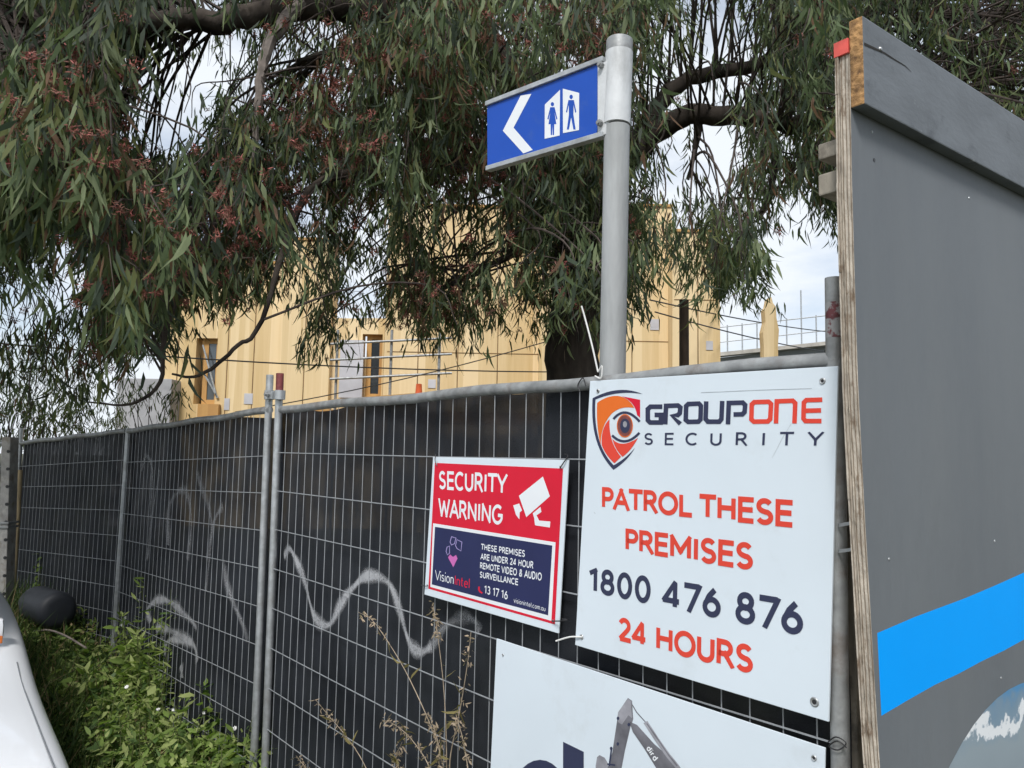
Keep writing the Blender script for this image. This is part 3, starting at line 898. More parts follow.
tie('cable_tie', 'black cable tie at the lower left corner of the red sign', [q(428, 586, -.022), q(424, 586, -.023), q(421, 585, -.014)], .0014, M['black_plastic'])
tie('cable_tie', 'small black tie knotted on the top rail, just left of the white sign', [q(580, 392, -.02), q(578, 385, -.022), q(583, 378, -.018), q(586, 386, -.02)], .0016, M['black_plastic'])
tie('wire_twist', 'thin black wire twisted round the right hand post under the white sign', [q(828, 742, -.02), q(836, 737, -.022), q(846, 743, -.02), q(838, 750, -.022), q(829, 746, -.02), q(838, 741, -.023), q(847, 748, -.018)], .0012, M['black_plastic'], 'wire')

# ------------------------------------------------------------------ street sign on its pole
def pole_pt(px, py): return atY(px, py, 2.02)
pa = pole_pt(619.5, 41); pb = pole_pt(612.5, 372)
pd = (pa - pb) / (pa.z - pb.z)
pg = pb + pd * (ground_z(pb.x, pb.y) - pb.z)
st = thing('street_sign_pole', 'grey steel pole carrying the blue toilet sign, behind the fence', 'sign pole', pg)
b = MB(); b.tube([pg, pb, pole_pt(617, 127)], 0.0335, 24); b.build('pole', M['galv_pole'], st, True)
b = MB()
sl0, sl1 = pole_pt(616.6, 125), pole_pt(619.2, 53)
b.tube([sl0, sl1], 0.0362, 28)
b.build('sleeve', M['pole_sleeve'], st, True)
b = MB(); b.tube([sl1, pole_pt(619.5, 43), pole_pt(619.6, 40.5)], [.0352, .0352, .0345], 24)
b.build('cap', M['galv_dull'], st, True)
for o in st.children:
    for f in o.data.polygons:
        if len(f.vertices) > 4: f.use_smooth = False
# blade
BT = radians(46.5)
BD = Vector((-sin(BT), cos(BT), 0)); BNv = Vector((-cos(BT), -sin(BT), 0))
PB = pole_pt(603, 100) + BNv * 0.004
bl = thing('toilet_sign', 'blue direction sign with white arrow and toilet figures, bolted to the pole', 'sign', pole_pt(606, 130))
shb = Sheet(PB, BNv)
b = MB()
b.prism([shb.at(487.2, 106.5), shb.at(597.5, 64.5), shb.at(597, 136.5), shb.at(487.4, 167.5)], -BNv * .006)
b.build('panel', M['blue_sign'], bl, False)
for (x0, y0, x1, y1) in ((486.6, 104.2, 604, 59), (487, 168.8, 604, 134.2)):
    a_, c_ = shb.at(x0, y0) + BNv * .007, shb.at(x1, y1) + BNv * .007
    b = MB()
    b.box(a_ - Vector((0, 0, .007)), c_ - a_, Vector((0, 0, .014)), -BNv * .022)
    b.build('edge_rail', M['galv'], bl, False, .0015)
b = MB()
a_ = [shb.at(598, 66), shb.at(609, 60), shb.at(609, 133), shb.at(598, 137.5)]
b.prism([p + BNv * .002 for p in a_], -BNv * .012); b.build('bracket', M['pole_sleeve'], bl, False, .001)
for (x, y) in ((602.5, 66), (601.5, 124)):
    b = MB(); c0 = shb.at(x, y); b.tube([c0 + BNv * .001, c0 + BNv * .014], .0085, 6); b.tube([c0 + BNv * .013, c0 + BNv * .018], .005, 8)
    b.build('bolt', M['galv_dull'], bl)
shb.P0 = PB + BNv * .0006
def bz(p): return zq(p, 480, 30, 5.12)
shb.poly('arrow', bz([(208, 336), (263, 327), (172, 500), (270, 614), (222, 632), (117, 516)]), M['white_print'], bl, 1)
shb.poly('figure_panel', bz([(332, 382), (410, 306), (408, 540), (331, 557)]), M['white_print'], bl, 1)
shb.poly('figure_panel', bz([(424, 300), (508, 322), (507, 512), (425, 528)]), M['white_print'], bl, 1)
def person_sym(cx, ytop, w, h, female):
    hd = arc(cx, ytop + h * .06, w * .15, h * .065, 0, 340, 14)
    y = ytop + h * .15
    if female:
        body = [(cx - w * .2, y), (cx + w * .2, y), (cx + w * .46, y + h * .36), (cx + w * .36, y + h * .38), (cx + w * .2, y + h * .16), (cx + w * .36, y + h * .52),
                (cx + w * .17, y + h * .52), (cx + w * .15, y + h * .85), (cx + w * .03, y + h * .85), (cx + .01, y + h * .54), (cx - w * .03, y + h * .85), (cx - w * .15, y + h * .85),
                (cx - w * .17, y + h * .52), (cx - w * .36, y + h * .52), (cx - w * .2, y + h * .16), (cx - w * .36, y + h * .38), (cx - w * .46, y + h * .36)]
    else:
        body = [(cx - w * .24, y), (cx + w * .24, y), (cx + w * .46, y + h * .34), (cx + w * .36, y + h * .37), (cx + w * .22, y + h * .14), (cx + w * .2, y + h * .42), (cx + w * .4, y + h * .85),
                (cx + w * .2, y + h * .85), (cx, y + h * .5), (cx - w * .2, y + h * .85), (cx - w * .38, y + h * .85), (cx - w * .2, y + h * .42), (cx - w * .22, y + h * .14),
                (cx - w * .36, y + h * .37), (cx - w * .46, y + h * .34)]
    return hd, body
for (cx, yt, w, h, fem) in ((371, 370, 56, 168, True), (467, 332, 58, 178, False)):
    hd, bd = person_sym(cx, yt, w, h, fem)
    shb.poly('figure', bz(hd), M['blue_sign'], bl, 2)
    shb.poly('figure', bz(bd), M['blue_sign'], bl, 2)

# ------------------------------------------------------------------ hoarding on the right
HA = radians(53)
HD = Vector((sin(HA), cos(HA), 0)); HN = Vector((cos(HA), -sin(HA), 0))   # HN faces the camera
PH = atY(864, 103, 1.32)
def cap_at(px, py): return hit(px, py, PH, HN)
PHP = PH - HN * 0.026          # plywood face behind the cap board
shh = Sheet(PHP, HN)
hb = thing('hoarding', 'tall grey painted plywood hoarding with bright blue stripe and capping board', 'hoarding', Vector((PH.x, PH.y, ground_z(PH.x, PH.y))))
M['grey_paint'] = two_layer(mat('grey_paint', (0.138, 0.153, 0.167), 0.62, 0, 0.10, 2.2, 0.10, 60, stretch=(1, 1, .3)), (0.150, 0.163, 0.172), 3, 0.5, 0.75, stretch=(1, 1, .25))
M['grey_paint'] = two_layer(M['grey_paint'], (.118, .131, .143), 1.6, .50, .75, stretch=(1, 1, .3))
M['ply_edge'] = two_layer(mat('plywood_edge', (0.46, 0.41, 0.34), 0.9, 0, 0.25, 40, 0.7, 90, stretch=(1, 1, .3)), (0.17, 0.12, 0.08), 55, 0.55, 0.68, stretch=(1, 1, .35))
M['end_grain'] = two_layer(mat('end_grain', (0.34, 0.19, 0.075), 0.85, 0, 0.4, 45, 0.6, 90), (0.10, 0.05, 0.02), 60, .5, .68)
M['grey_timber'] = two_layer(mat('weathered_timber', (0.30, 0.27, 0.22), 0.85, 0, 0.35, 22, 0.5, 60, stretch=(1, 1, .3)), (.09, .08, .065), 20, .5, .75)
def add_plies(m, nrm, pitch, dark):
    t = m.node_tree; b = t.nodes['Principled BSDF']
    src = b.inputs['Base Color'].links[0].from_socket
    tc = t.nodes.new('ShaderNodeTexCoord')
    vm = t.nodes.new('ShaderNodeVectorMath'); vm.operation = 'DOT_PRODUCT'
    vm.inputs[1].default_value = tuple(nrm)
    t.links.new(tc.outputs['Object'], vm.inputs[0])
    nz = t.nodes.new('ShaderNodeTexNoise'); nz.inputs['Scale'].default_value = 14; nz.inputs['Detail'].default_value = 5
    mp = t.nodes.new('ShaderNodeMapping'); mp.inputs['Scale'].default_value = (1, 1, .5)
    t.links.new(tc.outputs['Object'], mp.inputs[0]); t.links.new(mp.outputs[0], nz.inputs['Vector'])
    def mth(op, a, b_):
        n = t.nodes.new('ShaderNodeMath'); n.operation = op
        for i, q in enumerate((a, b_)):
            if isinstance(q, (int, float)): n.inputs[i].default_value = q
            else: t.links.new(q, n.inputs[i])
        return n.outputs[0]
    x = mth('MULTIPLY', vm.outputs['Value'], 2 * pi / pitch)
    x = mth('ADD', x, mth('MULTIPLY', nz.outputs['Fac'], 5.0))
    sn = mth('ADD', mth('MULTIPLY', mth('SINE', x, 0), .5), .5)
    fac = mth('MULTIPLY', mth('POWER', sn, 3.0), .85)
    mx = t.nodes.new('ShaderNodeMixRGB'); mx.inputs[2].default_value = dark + (1,)
    t.links.new(fac, mx.inputs[0]); t.links.new(src, mx.inputs[1]); t.links.new(mx.outputs[0], b.inputs['Base Color'])
add_plies(M['ply_edge'], HN, .0068, (.13, .085, .05))
# plywood sheet with a slight bow at its left edge
edge_px = [(850, 40), (850.5, 90), (852, 180), (854.5, 270), (858, 380), (864, 500), (871, 620), (880, 768)]
ev = [shh.at(x, y) for x, y in edge_px]
t_ = (ev[-1] - ev[-2]) / (ev[-2].z - ev[-1].z)
ev.append(ev[-1] + t_ * (ev[-1].z - 0.12))
far_len = 3.6
ztop = ev[0].z
b = MB()
vs = []; fs = []
for p in ev:
    # right end of the sheet
    s = (p - PHP).dot(HD)
    base = p + HD * (far_len - s)
    vs += [p, base, p - HN * .019, base - HN * .019]
nrow = len(ev)
fm = []
for i in range(nrow - 1):
    a0, a1 = 4 * i, 4 * (i + 1)
    fs.append((a0, a0 + 1, a1 + 1, a1)); fm.append(0)
    fs.append((a0 + 2, a1 + 2, a1 + 3, a0 + 3)); fm.append(1)
    fs.append((a0, a1, a1 + 2, a0 + 2)); fm.append(1)
    fs.append((a0 + 1, a0 + 3, a1 + 3, a1 + 1)); fm.append(1)
fs.append((0, 2, 3, 1)); fm.append(1)
L_ = 4 * (nrow - 1); fs.append((L_, L_ + 1, L_ + 3, L_ + 2)); fm.append(1)
b.add(vs, fs); b.m = fm
b.build('plywood_sheet', [M['grey_paint'], M['ply_edge']], hb)
# thin second ply skin showing at the edge
b = MB()
for i in range(nrow - 1):
    p, q_ = ev[i], ev[i + 1]
    o1 = -HN * .0205
    w1 = HD * -.0035 if i % 2 else HD * -.0045
    b.box(p + o1 + w1, q_ - p, HD * .4, -HN * .006)
b.build('backing_skin', M['ply_edge'], hb)
b = MB(); p = ev[0]
b.box(p - HN * .0275 - HD * .0062 + Vector((0, 0, -.024)), HD * .006, HN * .027, Vector((0, 0, .0265)))
b.build('red_mark', mat('red_marker_paint', (.62, .09, .07), .6, 0, .2, 40), hb)
# capping board
cz0, cz1 = cap_at(864, 103).z, cap_at(862, 15).z
b = MB()
c0 = cap_at(863.5, 60); c0 = Vector((c0.x, c0.y, cz0))
b.box(c0, HD * (far_len - .05), Vector((0, 0, cz1 - cz0)), -HN * .0255)
for i, f in enumerate(b.f):
    pass
M['cap_paint'] = two_layer(two_layer(mat('capping_paint', (0.135, 0.150, 0.165), 0.6, 0, 0.12, 6, 0.1, 45, stretch=(1, 1, 2.5)), (0.075, 0.085, 0.095), 9, 0.58, 0.72), (0.21, 0.22, 0.23), 24, 0.66, 0.74)
ob = b.build('capping_board', [M['cap_paint'], M['end_grain']], hb, False, .0025)
for f in ob.data.polygons:
    if f.normal.dot(HD) < -.9: f.material_index = 1
# split in the capping board
b = MB()
pts = [cap_at(x, y) + HN * .0006 for x, y in ((864, 44), (873, 48), (884, 53), (895, 60), (905, 66), (911, 72))]
vv = []
for i, p in enumerate(pts):
    h_ = .0024 * (1 - i / 5.2) + .0003
    vv += [p + Vector((0, 0, h_)), p - Vector((0, 0, h_))]
b.add(vv, [(2 * i, 2 * i + 2, 2 * i + 3, 2 * i + 1) for i in range(5)])
b.build('split', mat('dark_crack', (.02, .018, .016), .9, 0, .2, 20), hb, recalc=False)
# blue stripe
top = [(877.2, 633), (896, 625), (915, 616.8), (940, 607.5), (965.5, 598), (995, 585.5), (1024, 572.5)]
bot = [(1024, 639.5), (1003, 651), (982, 661), (958, 674), (935, 684.7), (908, 700), (881.3, 715.8)]
s_top = [shh.at(x, y, 1) for x, y in top]; s_bot = [shh.at(x, y, 1) for x, y in bot]
def carry(P, slope0, slope1, n=14, ln=2.6):
    out = []; p = P.copy()
    for k in range(n):
        sl = slope0 + (slope1 - slope0) * k / n
        p = p + HD * (ln / n) + Vector((0, 0, sl * ln / n)); out.append(p.copy())
    return out
def slope(a, b_): return (b_.z - a.z) / ((b_ - a).dot(HD))
e_top = carry(s_top[-1], slope(s_top[-2], s_top[-1]), .1); e_bot = carry(s_bot[0], slope(s_bot[1], s_bot[0]), .1)
b = MB()
A_ = s_top + e_top; B_ = list(reversed(s_bot)) + e_bot
nn = min(len(A_), len(B_))
b.add(A_[:nn] + B_[:nn], [(i, i + nn, i + 1 + nn, i + 1) for i in range(nn - 1)])
b.build('blue_stripe', M['sky_blue_print'], hb, recalc=False)
# round printed picture of surf
cp = [shh.at(x, y) for x, y in ((948.8, 768), (962, 741.6), (981, 714.5), (1001.6, 695.5), (1024, 682))]
A2 = []; B2 = []
for p in cp:
    s, z = (p - PHP).dot(HD), p.z
    A2.append([2 * s, 2 * z, 1]); B2.append(s * s + z * z)
sol = np.linalg.lstsq(np.array(A2), np.array(B2), rcond=None)[0]
cs, czz = sol[0], sol[1]; rad = math.sqrt(max(.01, sol[2] + cs * cs + czz * czz))
rad = min(rad, 1.2)
b = MB()
pc = PHP + HD * cs; pc = Vector((pc.x, pc.y, czz)) + HN * .0004
disc = [pc + HD * (rad * cos(2 * pi * k / 64)) + Vector((0, 0, rad * sin(2 * pi * k / 64))) for k in range(64)]
b.add(disc, [tuple(range(64))])
def surf_mat():
    m = bpy.data.materials.new('surf_print'); m.use_nodes = True
    t = m.node_tree; bs = t.nodes['Principled BSDF']; bs.inputs['Roughness'].default_value = .4
    tc = t.nodes.new('ShaderNodeTexCoord'); mp = t.nodes.new('ShaderNodeMapping')
    t.links.new(tc.outputs['Object'], mp.inputs[0])
    sep = t.nodes.new('ShaderNodeSeparateXYZ'); t.links.new(tc.outputs['Object'], sep.inputs[0])
    def noise(s, d):
        n = t.nodes.new('ShaderNodeTexNoise'); n.inputs['Scale'].default_value = s; n.inputs['Detail'].default_value = d
        t.links.new(mp.outputs[0], n.inputs['Vector']); return n
    n1 = noise(13, 9); n2 = noise(75, 9)
    # height measured from the band where the wave breaks
    def mth(op, a, b_):
        n = t.nodes.new('ShaderNodeMath'); n.operation = op
        for i, q_ in enumerate((a, b_)):
            if isinstance(q_, (int, float)): n.inputs[i].default_value = q_
            else: t.links.new(q_, n.inputs[i])
        return n.outputs[0]
    band_z = SURF_Z
    h = mth('ADD', mth('SUBTRACT', sep.outputs[2], band_z), mth('MULTIPLY', mth('SUBTRACT', n1.outputs['Fac'], .5), .16))
    rp = t.nodes.new('ShaderNodeValToRGB')
    e = rp.color_ramp.elements
    e[0].position = .0; e[0].color = (.24, .29, .33, 1)
    e[1].position = 1.0; e[1].color = (.07, .27, .52, 1)
    for pos, col in ((.40, (.27, .33, .37, 1)), (.60, (.17, .27, .37, 1)), (.66, (.08, .25, .46, 1))):
        x = e.new(pos); x.color = col
    t.links.new(mth('ADD', mth('MULTIPLY', h, 3.0), .5), rp.inputs[0])
    fo = mth('SUBTRACT', 1.0, mth('MULTIPLY', mth('ABSOLUTE', h, 0), 40.0))
    fo = mth('MULTIPLY', mth('SUBTRACT', mth('MULTIPLY', mth('MAXIMUM', fo, 0.0), mth('ADD', n2.outputs['Fac'], .12)), .27), 9.0)
    fo = mth('MAXIMUM', fo, 0.0)
    fo = mth('MINIMUM', fo, 1.0)
    mx = t.nodes.new('ShaderNodeMixRGB'); mx.inputs[2].default_value = (.75, .78, .80, 1)
    t.links.new(fo, mx.inputs[0]); t.links.new(rp.outputs[0], mx.inputs[1])
    t.links.new(mx.outputs[0], bs.inputs['Base Color'])
    return m
SURF_Z = shh.at(1005, 722).z - hb.location.z
o = b.build('surf_picture', surf_mat(), hb, recalc=False)
if o.data.polygons[0].normal.dot(HN) < 0: o.data.flip_normals()
# screws and knots
for (x, y) in ((889, 559), (994.5, 541), (1001, 678), (872, 132), (969, 198)):
    b = MB(); c0 = shh.at(x, y); b.tube([c0, c0 + HN * .0012], [.0028, .002], 10); b.build('screw', M['galv'], hb)
for (x, y) in ((874, 160),):
    b = MB(); c0 = shh.at(x, y); b.tube([c0, c0 + HN * .0008], .0035, 10); b.build('screw', M['black_plastic'], hb)
b = MB(); c0 = cap_at(880, 49); b.tube([c0 + HN * .0002, c0 + HN * .003], [.004, .0025], 10); b.build('screw', M['galv'], hb)
# timber framing behind the sheet: rails whose ends stick out to the left
for (px0, py0, hgt, stick, dy) in ((842, 147, .030, .010, 0), (843, 181, .040, .012, 0)):
    p = hit(px0, py0, PHP - HN * .045, HN)
    b = MB()
    b.box(p - HD * stick - Vector((0, 0, hgt / 2)), HD * (far_len - .1), Vector((0, 0, hgt)), -HN * .042)
    b.build('rail', M['grey_timber'], hb, False, .003)
p = hit(852, 560, PHP - HN * .092, HN)
b = MB(); gz = ground_z(p.x, p.y)
b.box(Vector((p.x, p.y, gz)) + HD * .005, HD * .07, Vector((0, 0, 1.95 - gz)), -HN * .045)
b.build('stud', M['grey_timber'], hb, False, .003)
# frayed black plastic between the post and the hoarding
b = MB()
vs = []
nf = 16
for j in range(nf + 1):
    t = j / nf
    y = 366 + t * 100
    x0 = 838 + 2 * sin(j * 1.1); x1 = 848 + 2.5 * sin(j * 1.7 + 1) + t * 2
    vs += [fence1(x0, y, .03 + .006 * sin(j)), fence1(x1, y, .036 + .01 * sin(j * .7))]
b.add(vs, [(2 * j, 2 * j + 1, 2 * j + 3, 2 * j + 2) for j in range(nf)])
for k in range(14):
    x = random.uniform(822, 848); y = random.uniform(362, 376)
    p = fence1(x, y, .02)
    b.tube([p, p + Vector((random.uniform(-.02, .01), 0, random.uniform(-.005, .02))), p + Vector((random.uniform(-.03, .02), 0, random.uniform(.0, .03)))], .0016, 4)
o = b.build('torn_plastic', M['black_plastic'], None, False, loc=fence1(842, 400, .03))
tag(o, 'torn black plastic caught between the right hand post and the hoarding', 'plastic')

for (ya, yb, lab) in ((527, 523, 'upper rusty strap bridging the right hand post and the hoarding'), (553, 550, 'lower rusty strap bridging the right hand post and the hoarding')):
    b = MB(); a_ = fence1(838, ya, -.018); c_ = hit(862, yb, PHP - HN * .022, HN)
    b.box(a_, c_ - a_, Vector((0, 0, .006)), FN * .0015)
    o = b.build('metal_strap', M['galv_dull'], None, False, loc=a_); tag(o, lab, 'strap')
# ------------------------------------------------------------------ timber building behind
def clt_mat(name, c1, c2, board=.32):
    m = bpy.data.materials.new(name); m.use_nodes = True
    t = m.node_tree; bs = t.nodes['Principled BSDF']; bs.inputs['Roughness'].default_value = .7
    tc = t.nodes.new('ShaderNodeTexCoord')
    mp = t.nodes.new('ShaderNodeMapping'); mp.inputs['Scale'].default_value = (1.0, 1.0, .05)
    t.links.new(tc.outputs['Object'], mp.inputs[0])
    n1 = t.nodes.new('ShaderNodeTexNoise'); n1.inputs['Scale'].default_value = 3.4; n1.inputs['Detail'].default_value = 8; n1.inputs['Roughness'].default_value = .7
    t.links.new(mp.outputs[0], n1.inputs['Vector'])
    vo = t.nodes.new('ShaderNodeTexVoronoi'); vo.inputs['Scale'].default_value = 3.2
    mp2 = t.nodes.new('ShaderNodeMapping'); mp2.inputs['Scale'].default_value = (1, 1, .02)
    t.links.new(tc.outputs['Object'], mp2.inputs[0]); t.links.new(mp2.outputs[0], vo.inputs['Vector'])
    sep = t.nodes.new('ShaderNodeSeparateColor'); t.links.new(vo.outputs['Color'], sep.inputs[0])
    ad = t.nodes.new('ShaderNodeMath'); ad.operation = 'MULTIPLY_ADD'
    t.links.new(sep.outputs[0], ad.inputs[0]); ad.inputs[1].default_value = .5; t.links.new(n1.outputs['Fac'], ad.inputs[2])
    rp = t.nodes.new('ShaderNodeValToRGB')
    rp.color_ramp.elements[0].position = .35; rp.color_ramp.elements[0].color = c1 + (1,)
    rp.color_ramp.elements[1].position = .95; rp.color_ramp.elements[1].color = c2 + (1,)
    t.links.new(ad.outputs[0], rp.inputs[0]); t.links.new(rp.outputs[0], bs.inputs['Base Color'])
    return m
M['clt'] = clt_mat('timber_panel', (.56, .39, .17), (.78, .61, .36))
M['clt_dark'] = clt_mat('timber_frame', (.42, .22, .07), (.52, .30, .10))
M['glass'] = mat('window_glass', (.05, .06, .07), .06, 0, .4, .8, spec=.9)
M['pale_lilac'] = mat('pale_lilac_face', (.52, .52, .55), .35, 0, .15, 2)
M['concrete'] = two_layer(mat('concrete', (.36, .36, .37), .85, 0, .15, 3, .2, 30), (.27, .27, .28), 1.5, .5, .7)

BZ = 15.0
bld = thing('timber_building', 'unfinished yellow timber panel building beyond the fence', 'building', atY(450, 455, BZ).xy.to_3d() + Vector((0, 0, .4)))
def wall_px(x0, x1, ytop, ybot, Y, thick, m, name='wall', slope=0.0, holes=()):
    """a thick wall slab facing the camera; openings cut as real gaps"""
    b = MB()
    def P(x, y): return atY(x, y, Y)
    xs = sorted(set([x0, x1] + [h[0] for h in holes] + [h[1] for h in holes]))
    zb = .35
    for xa, xb in zip(xs[:-1], xs[1:]):
        tz = max(P(xa, ytop).z, P(xa, ytop).z)
        X0, X1 = P(xa, 300).x, P(xb, 300).x
        hz = [h for h in holes if h[0] <= xa and xb <= h[1]]
        segs = [(zb, tz)]
        if hz:
            h = hz[0]
            segs = [(zb, P(xa, h[3]).z), (P(xa, h[2]).z, tz)]
        for z0, z1 in segs:
            if z1 > z0 + .02:
                b.box(Vector((X0, Y, z0)), Vector((X1 - X0, 0, 0)), Vector((0, thick, 0)), Vector((0, 0, z1 - z0)))
    return b.build(name, m, bld)
def window_px(x0, x1, y0, y1, Y, frame=.09, reveal=.1):
    A = atY(x0, y1, Y); B = atY(x1, y0, Y)
    f = MB()
    z0, z1 = atY(x0, y1, Y).z, atY(x0, y0, Y).z
    X0, X1 = A.x, B.x
    y = Y + reveal
    for (xa, xb, za, zb) in ((X0, X0 + frame, z0, z1), (X1 - frame, X1, z0, z1), (X0 + frame, X1 - frame, z0, z0 + frame), (X0 + frame, X1 - frame, z1 - frame, z1)):
        f.box(Vector((xa, y, za)), Vector((xb - xa, 0, 0)), Vector((0, .06, 0)), Vector((0, 0, zb - za)))
    w = f.build('window', M['clt_dark'], bld)
    g = MB(); g.box(Vector((X0 + frame, y + .02, z0 + frame)), Vector((X1 - X0 - 2 * frame, 0, 0)), Vector((0, .02, 0)), Vector((0, 0, z1 - z0 - 2 * frame)))
    g.build('pane', M['glass'], w)
# left block, taller in its middle
wall_px(166, 283, 262, 480, BZ, .3, M['clt'], holes=[(199, 220, 338, 404)])
window_px(199, 220, 338, 404, BZ)
wall_px(283, 332, 240, 480, BZ - .25, .5, M['clt'])
b = MB(); a_ = atY(199, 404, BZ - .06); c_ = atY(219, 418, BZ - .06)
b.box(Vector((a_.x, BZ - .12, c_.z)), Vector((c_.x - a_.x, 0, 0)), Vector((0, .11, 0)), Vector((0, 0, a_.z - c_.z)))
b.build('sill', M['clt_dark'], bld)
b = MB()
a_ = atY(203, 345, BZ - .03); c_ = atY(217, 398, BZ - .03)
b.tube([a_, c_], .018, 6); b.tube([atY(203, 372, BZ - .03), atY(218, 398, BZ - .03)], .018, 6)
b.build('brace', M['galv'], bld)
# low link between the blocks
wall_px(332.3, 385.7, 318, 480, BZ - .1, .3, M['clt'], holes=[(364, 384, 334, 398)])
window_px(364, 384, 334, 398, BZ - .1)
b = MB(); a_ = atY(341, 340, BZ - .2); c_ = atY(362, 398, BZ - .2)
b.box(Vector((a_.x, BZ - .23, c_.z)), Vector((c_.x - a_.x, 0, 0)), Vector((0, .1, 0)), Vector((0, 0, a_.z - c_.z)))
b.build('pale_panel', M['pale_lilac'], bld)  # plain pale lilac slab left of the link window
# right block
wall_px(386, 540, 206, 480, BZ - .3, .4, M['clt'])
wall_px(540, 672, 205, 480, BZ - .6, .4, M['clt'])
wall_px(672.4, 720, 232, 480, BZ - 1.0, .75, M['clt'])
# ledger boards along the foot
b = MB(); a_ = atY(300, 416, BZ - .6); c_ = atY(540, 400, BZ - .6)
b.box(Vector((a_.x, BZ - .75, a_.z - .1)), Vector((c_.x - a_.x, 0, 0)), Vector((0, .12, 0)), Vector((0, 0, .22)))
b.build('ledger', M['clt_dark'], bld)
# panel joints as thin dark strips on the walls, and fixings
b = MB()
for (x, y0, Y) in ((183, 264, BZ), (232, 264, BZ), (258, 264, BZ), (309, 242, BZ - .25), (422, 208, BZ - .3), (461, 208, BZ - .3), (500, 208, BZ - .3), (588, 207, BZ - .6), (632, 207, BZ - .6), (697, 234, BZ - 1.0)):
    a_ = atY(x, y0, Y); b.box(Vector((a_.x, Y - .004, .5)), Vector((.018, 0, 0)), Vector((0, .003, 0)), Vector((0, 0, a_.z - .52)))
for (x0, x1, y, Y) in ((386, 540, 352, BZ - .3), (540, 672, 340, BZ - .6), (673, 719, 300, BZ - 1.0)):
    a_ = atY(x0, y, Y); c_ = atY(x1, y, Y); b.box(Vector((a_.x + .02, Y - .0045, a_.z)), Vector((c_.x - a_.x - .04, 0, 0)), Vector((0, .003, 0)), Vector((0, 0, .016)))
b.build('joint', mat('dark_joint_strip', (.20, .12, .05), .9, 0, .3, 6), bld)
for (x, y, w_t, h_t, Y) in ((244, 404, .16, .2, BZ), (224, 410, .1, .22, BZ), (428, 388, .14, .16, BZ - .3), (650, 330, .16, .2, BZ - .6), (706, 350, .12, .16, BZ - 1.0)):
    b = MB(); a_ = atY(x, y, Y); b.box(Vector((a_.x, Y - .012, a_.z)), Vector((w_t, 0, 0)), Vector((0, .01, 0)), Vector((0, 0, h_t))); b.build('bracket_plate', M['pale_lilac'], bld)
# coping flashings on the wall heads
for (x0, x1, y, Y) in ((166, 283, 262, BZ), (283, 332, 240, BZ - .25), (386, 540, 206, BZ - .3), (540, 672, 205, BZ - .6), (672.4, 720, 232, BZ - 1.0)):
    b = MB(); a_ = atY(x0, y, Y); c_ = atY(x1, y, Y); b.box(Vector((a_.x - .01, Y - .03, a_.z + .003)), Vector((c_.x - a_.x + .02, 0, 0)), Vector((0, .4, 0)), Vector((0, 0, .05))); b.build('flashing', M['clt_dark'], bld)
# scaffold before the link
sf = thing('scaffold', 'thin steel scaffold rails before the window beside the pale panel', 'scaffold', Vector((atY(390, 400, 13.2).x, 13.2, .4)))
b = MB()
for x in (338, 392, 440):
    a_ = atY(x, 330, 13.2); b.tube([Vector((a_.x, 13.2, .4)), a_], .024, 8)
b.build('upright', M['galv_dull'], sf, True)
b = MB()
for y in (341, 357, 376):
    b.tube([atY(330, y + 3, 13.15), atY(452, y - 3, 13.15)], .02, 8)
b.build('rail', M['galv_dull'], sf, True)
b = MB(); a_ = atY(332, 403, 13.1); c_ = atY(450, 394, 13.1)
b.box(a_, c_ - a_, Vector((0, .5, 0)), Vector((0, 0, .06))); b.build('deck', M['clt_dark'], sf)
a_ = atY(419, 384, 12.6)
op = thing('marker_pole', 'grey pole with bright orange tip showing above the top rail', 'pole', Vector((a_.x, 12.6, .4)))
b = MB(); b.tube([Vector((a_.x, 12.6, .4)), a_ - Vector((0, 0, .2))], .03, 8); b.build('shaft', M['galv_dull'], op, True)
b = MB(); b.tube([a_ - Vector((0, 0, .2)), a_], [.06, .045], 10); b.build('tip', mat('orange_plastic', (.7, .12, .03), .5, 0, .1, 6), op, True)
# rooms behind so that the blocks have depth
for (x0, x1, yt, Y) in ((168, 330, 330, BZ + .32), (390, 716, 260, BZ + .12)):
    a_ = atY(x0, yt, Y); c_ = atY(x1, yt, Y)
    b = MB(); b.box(Vector((a_.x, Y + .3, .35)), Vector((c_.x - a_.x, 0, 0)), Vector((0, 6, 0)), Vector((0, 0, a_.z - .35)))
    b.build('core', M['clt'], bld)
# concrete block to the left
b = MB(); a_ = atY(118, 378, BZ - .4); c_ = atY(172, 378, BZ - .4)
b.box(Vector((a_.x, BZ - .4, .3)), Vector((c_.x - a_.x, 0, 0)), Vector((0, 3, 0)), Vector((0, 0, a_.z - .3)))
o = b.build('concrete_block_wall', M['concrete'], None, False, .01, loc=Vector(((a_.x + c_.x) / 2, BZ, .3)))
tag(o, 'grey concrete wall stub left of the yellow timber building', 'wall')
# standing timber post between building and hoarding
a_ = atY(764.5, 300, 13)
ol = [(762, 366), (778.5, 366), (778, 345), (779, 330), (776.5, 318), (776, 307), (773, 303), (771.5, 297), (768.5, 298), (767, 306), (764.5, 309), (765.5, 322), (763, 332), (764, 348)]
ol = [atY(x, y, 13) for x, y in ol]
ol[0].z = .3; ol[1].z = .3
b = MB(); b.prism(ol, Vector((0, .2, 0)))
o = b.build('timber_column', M['clt'], None, False, 0, loc=Vector((a_.x, 13, .3)))
tag(o, 'lone splintered yellow timber column standing right of the building', 'column')
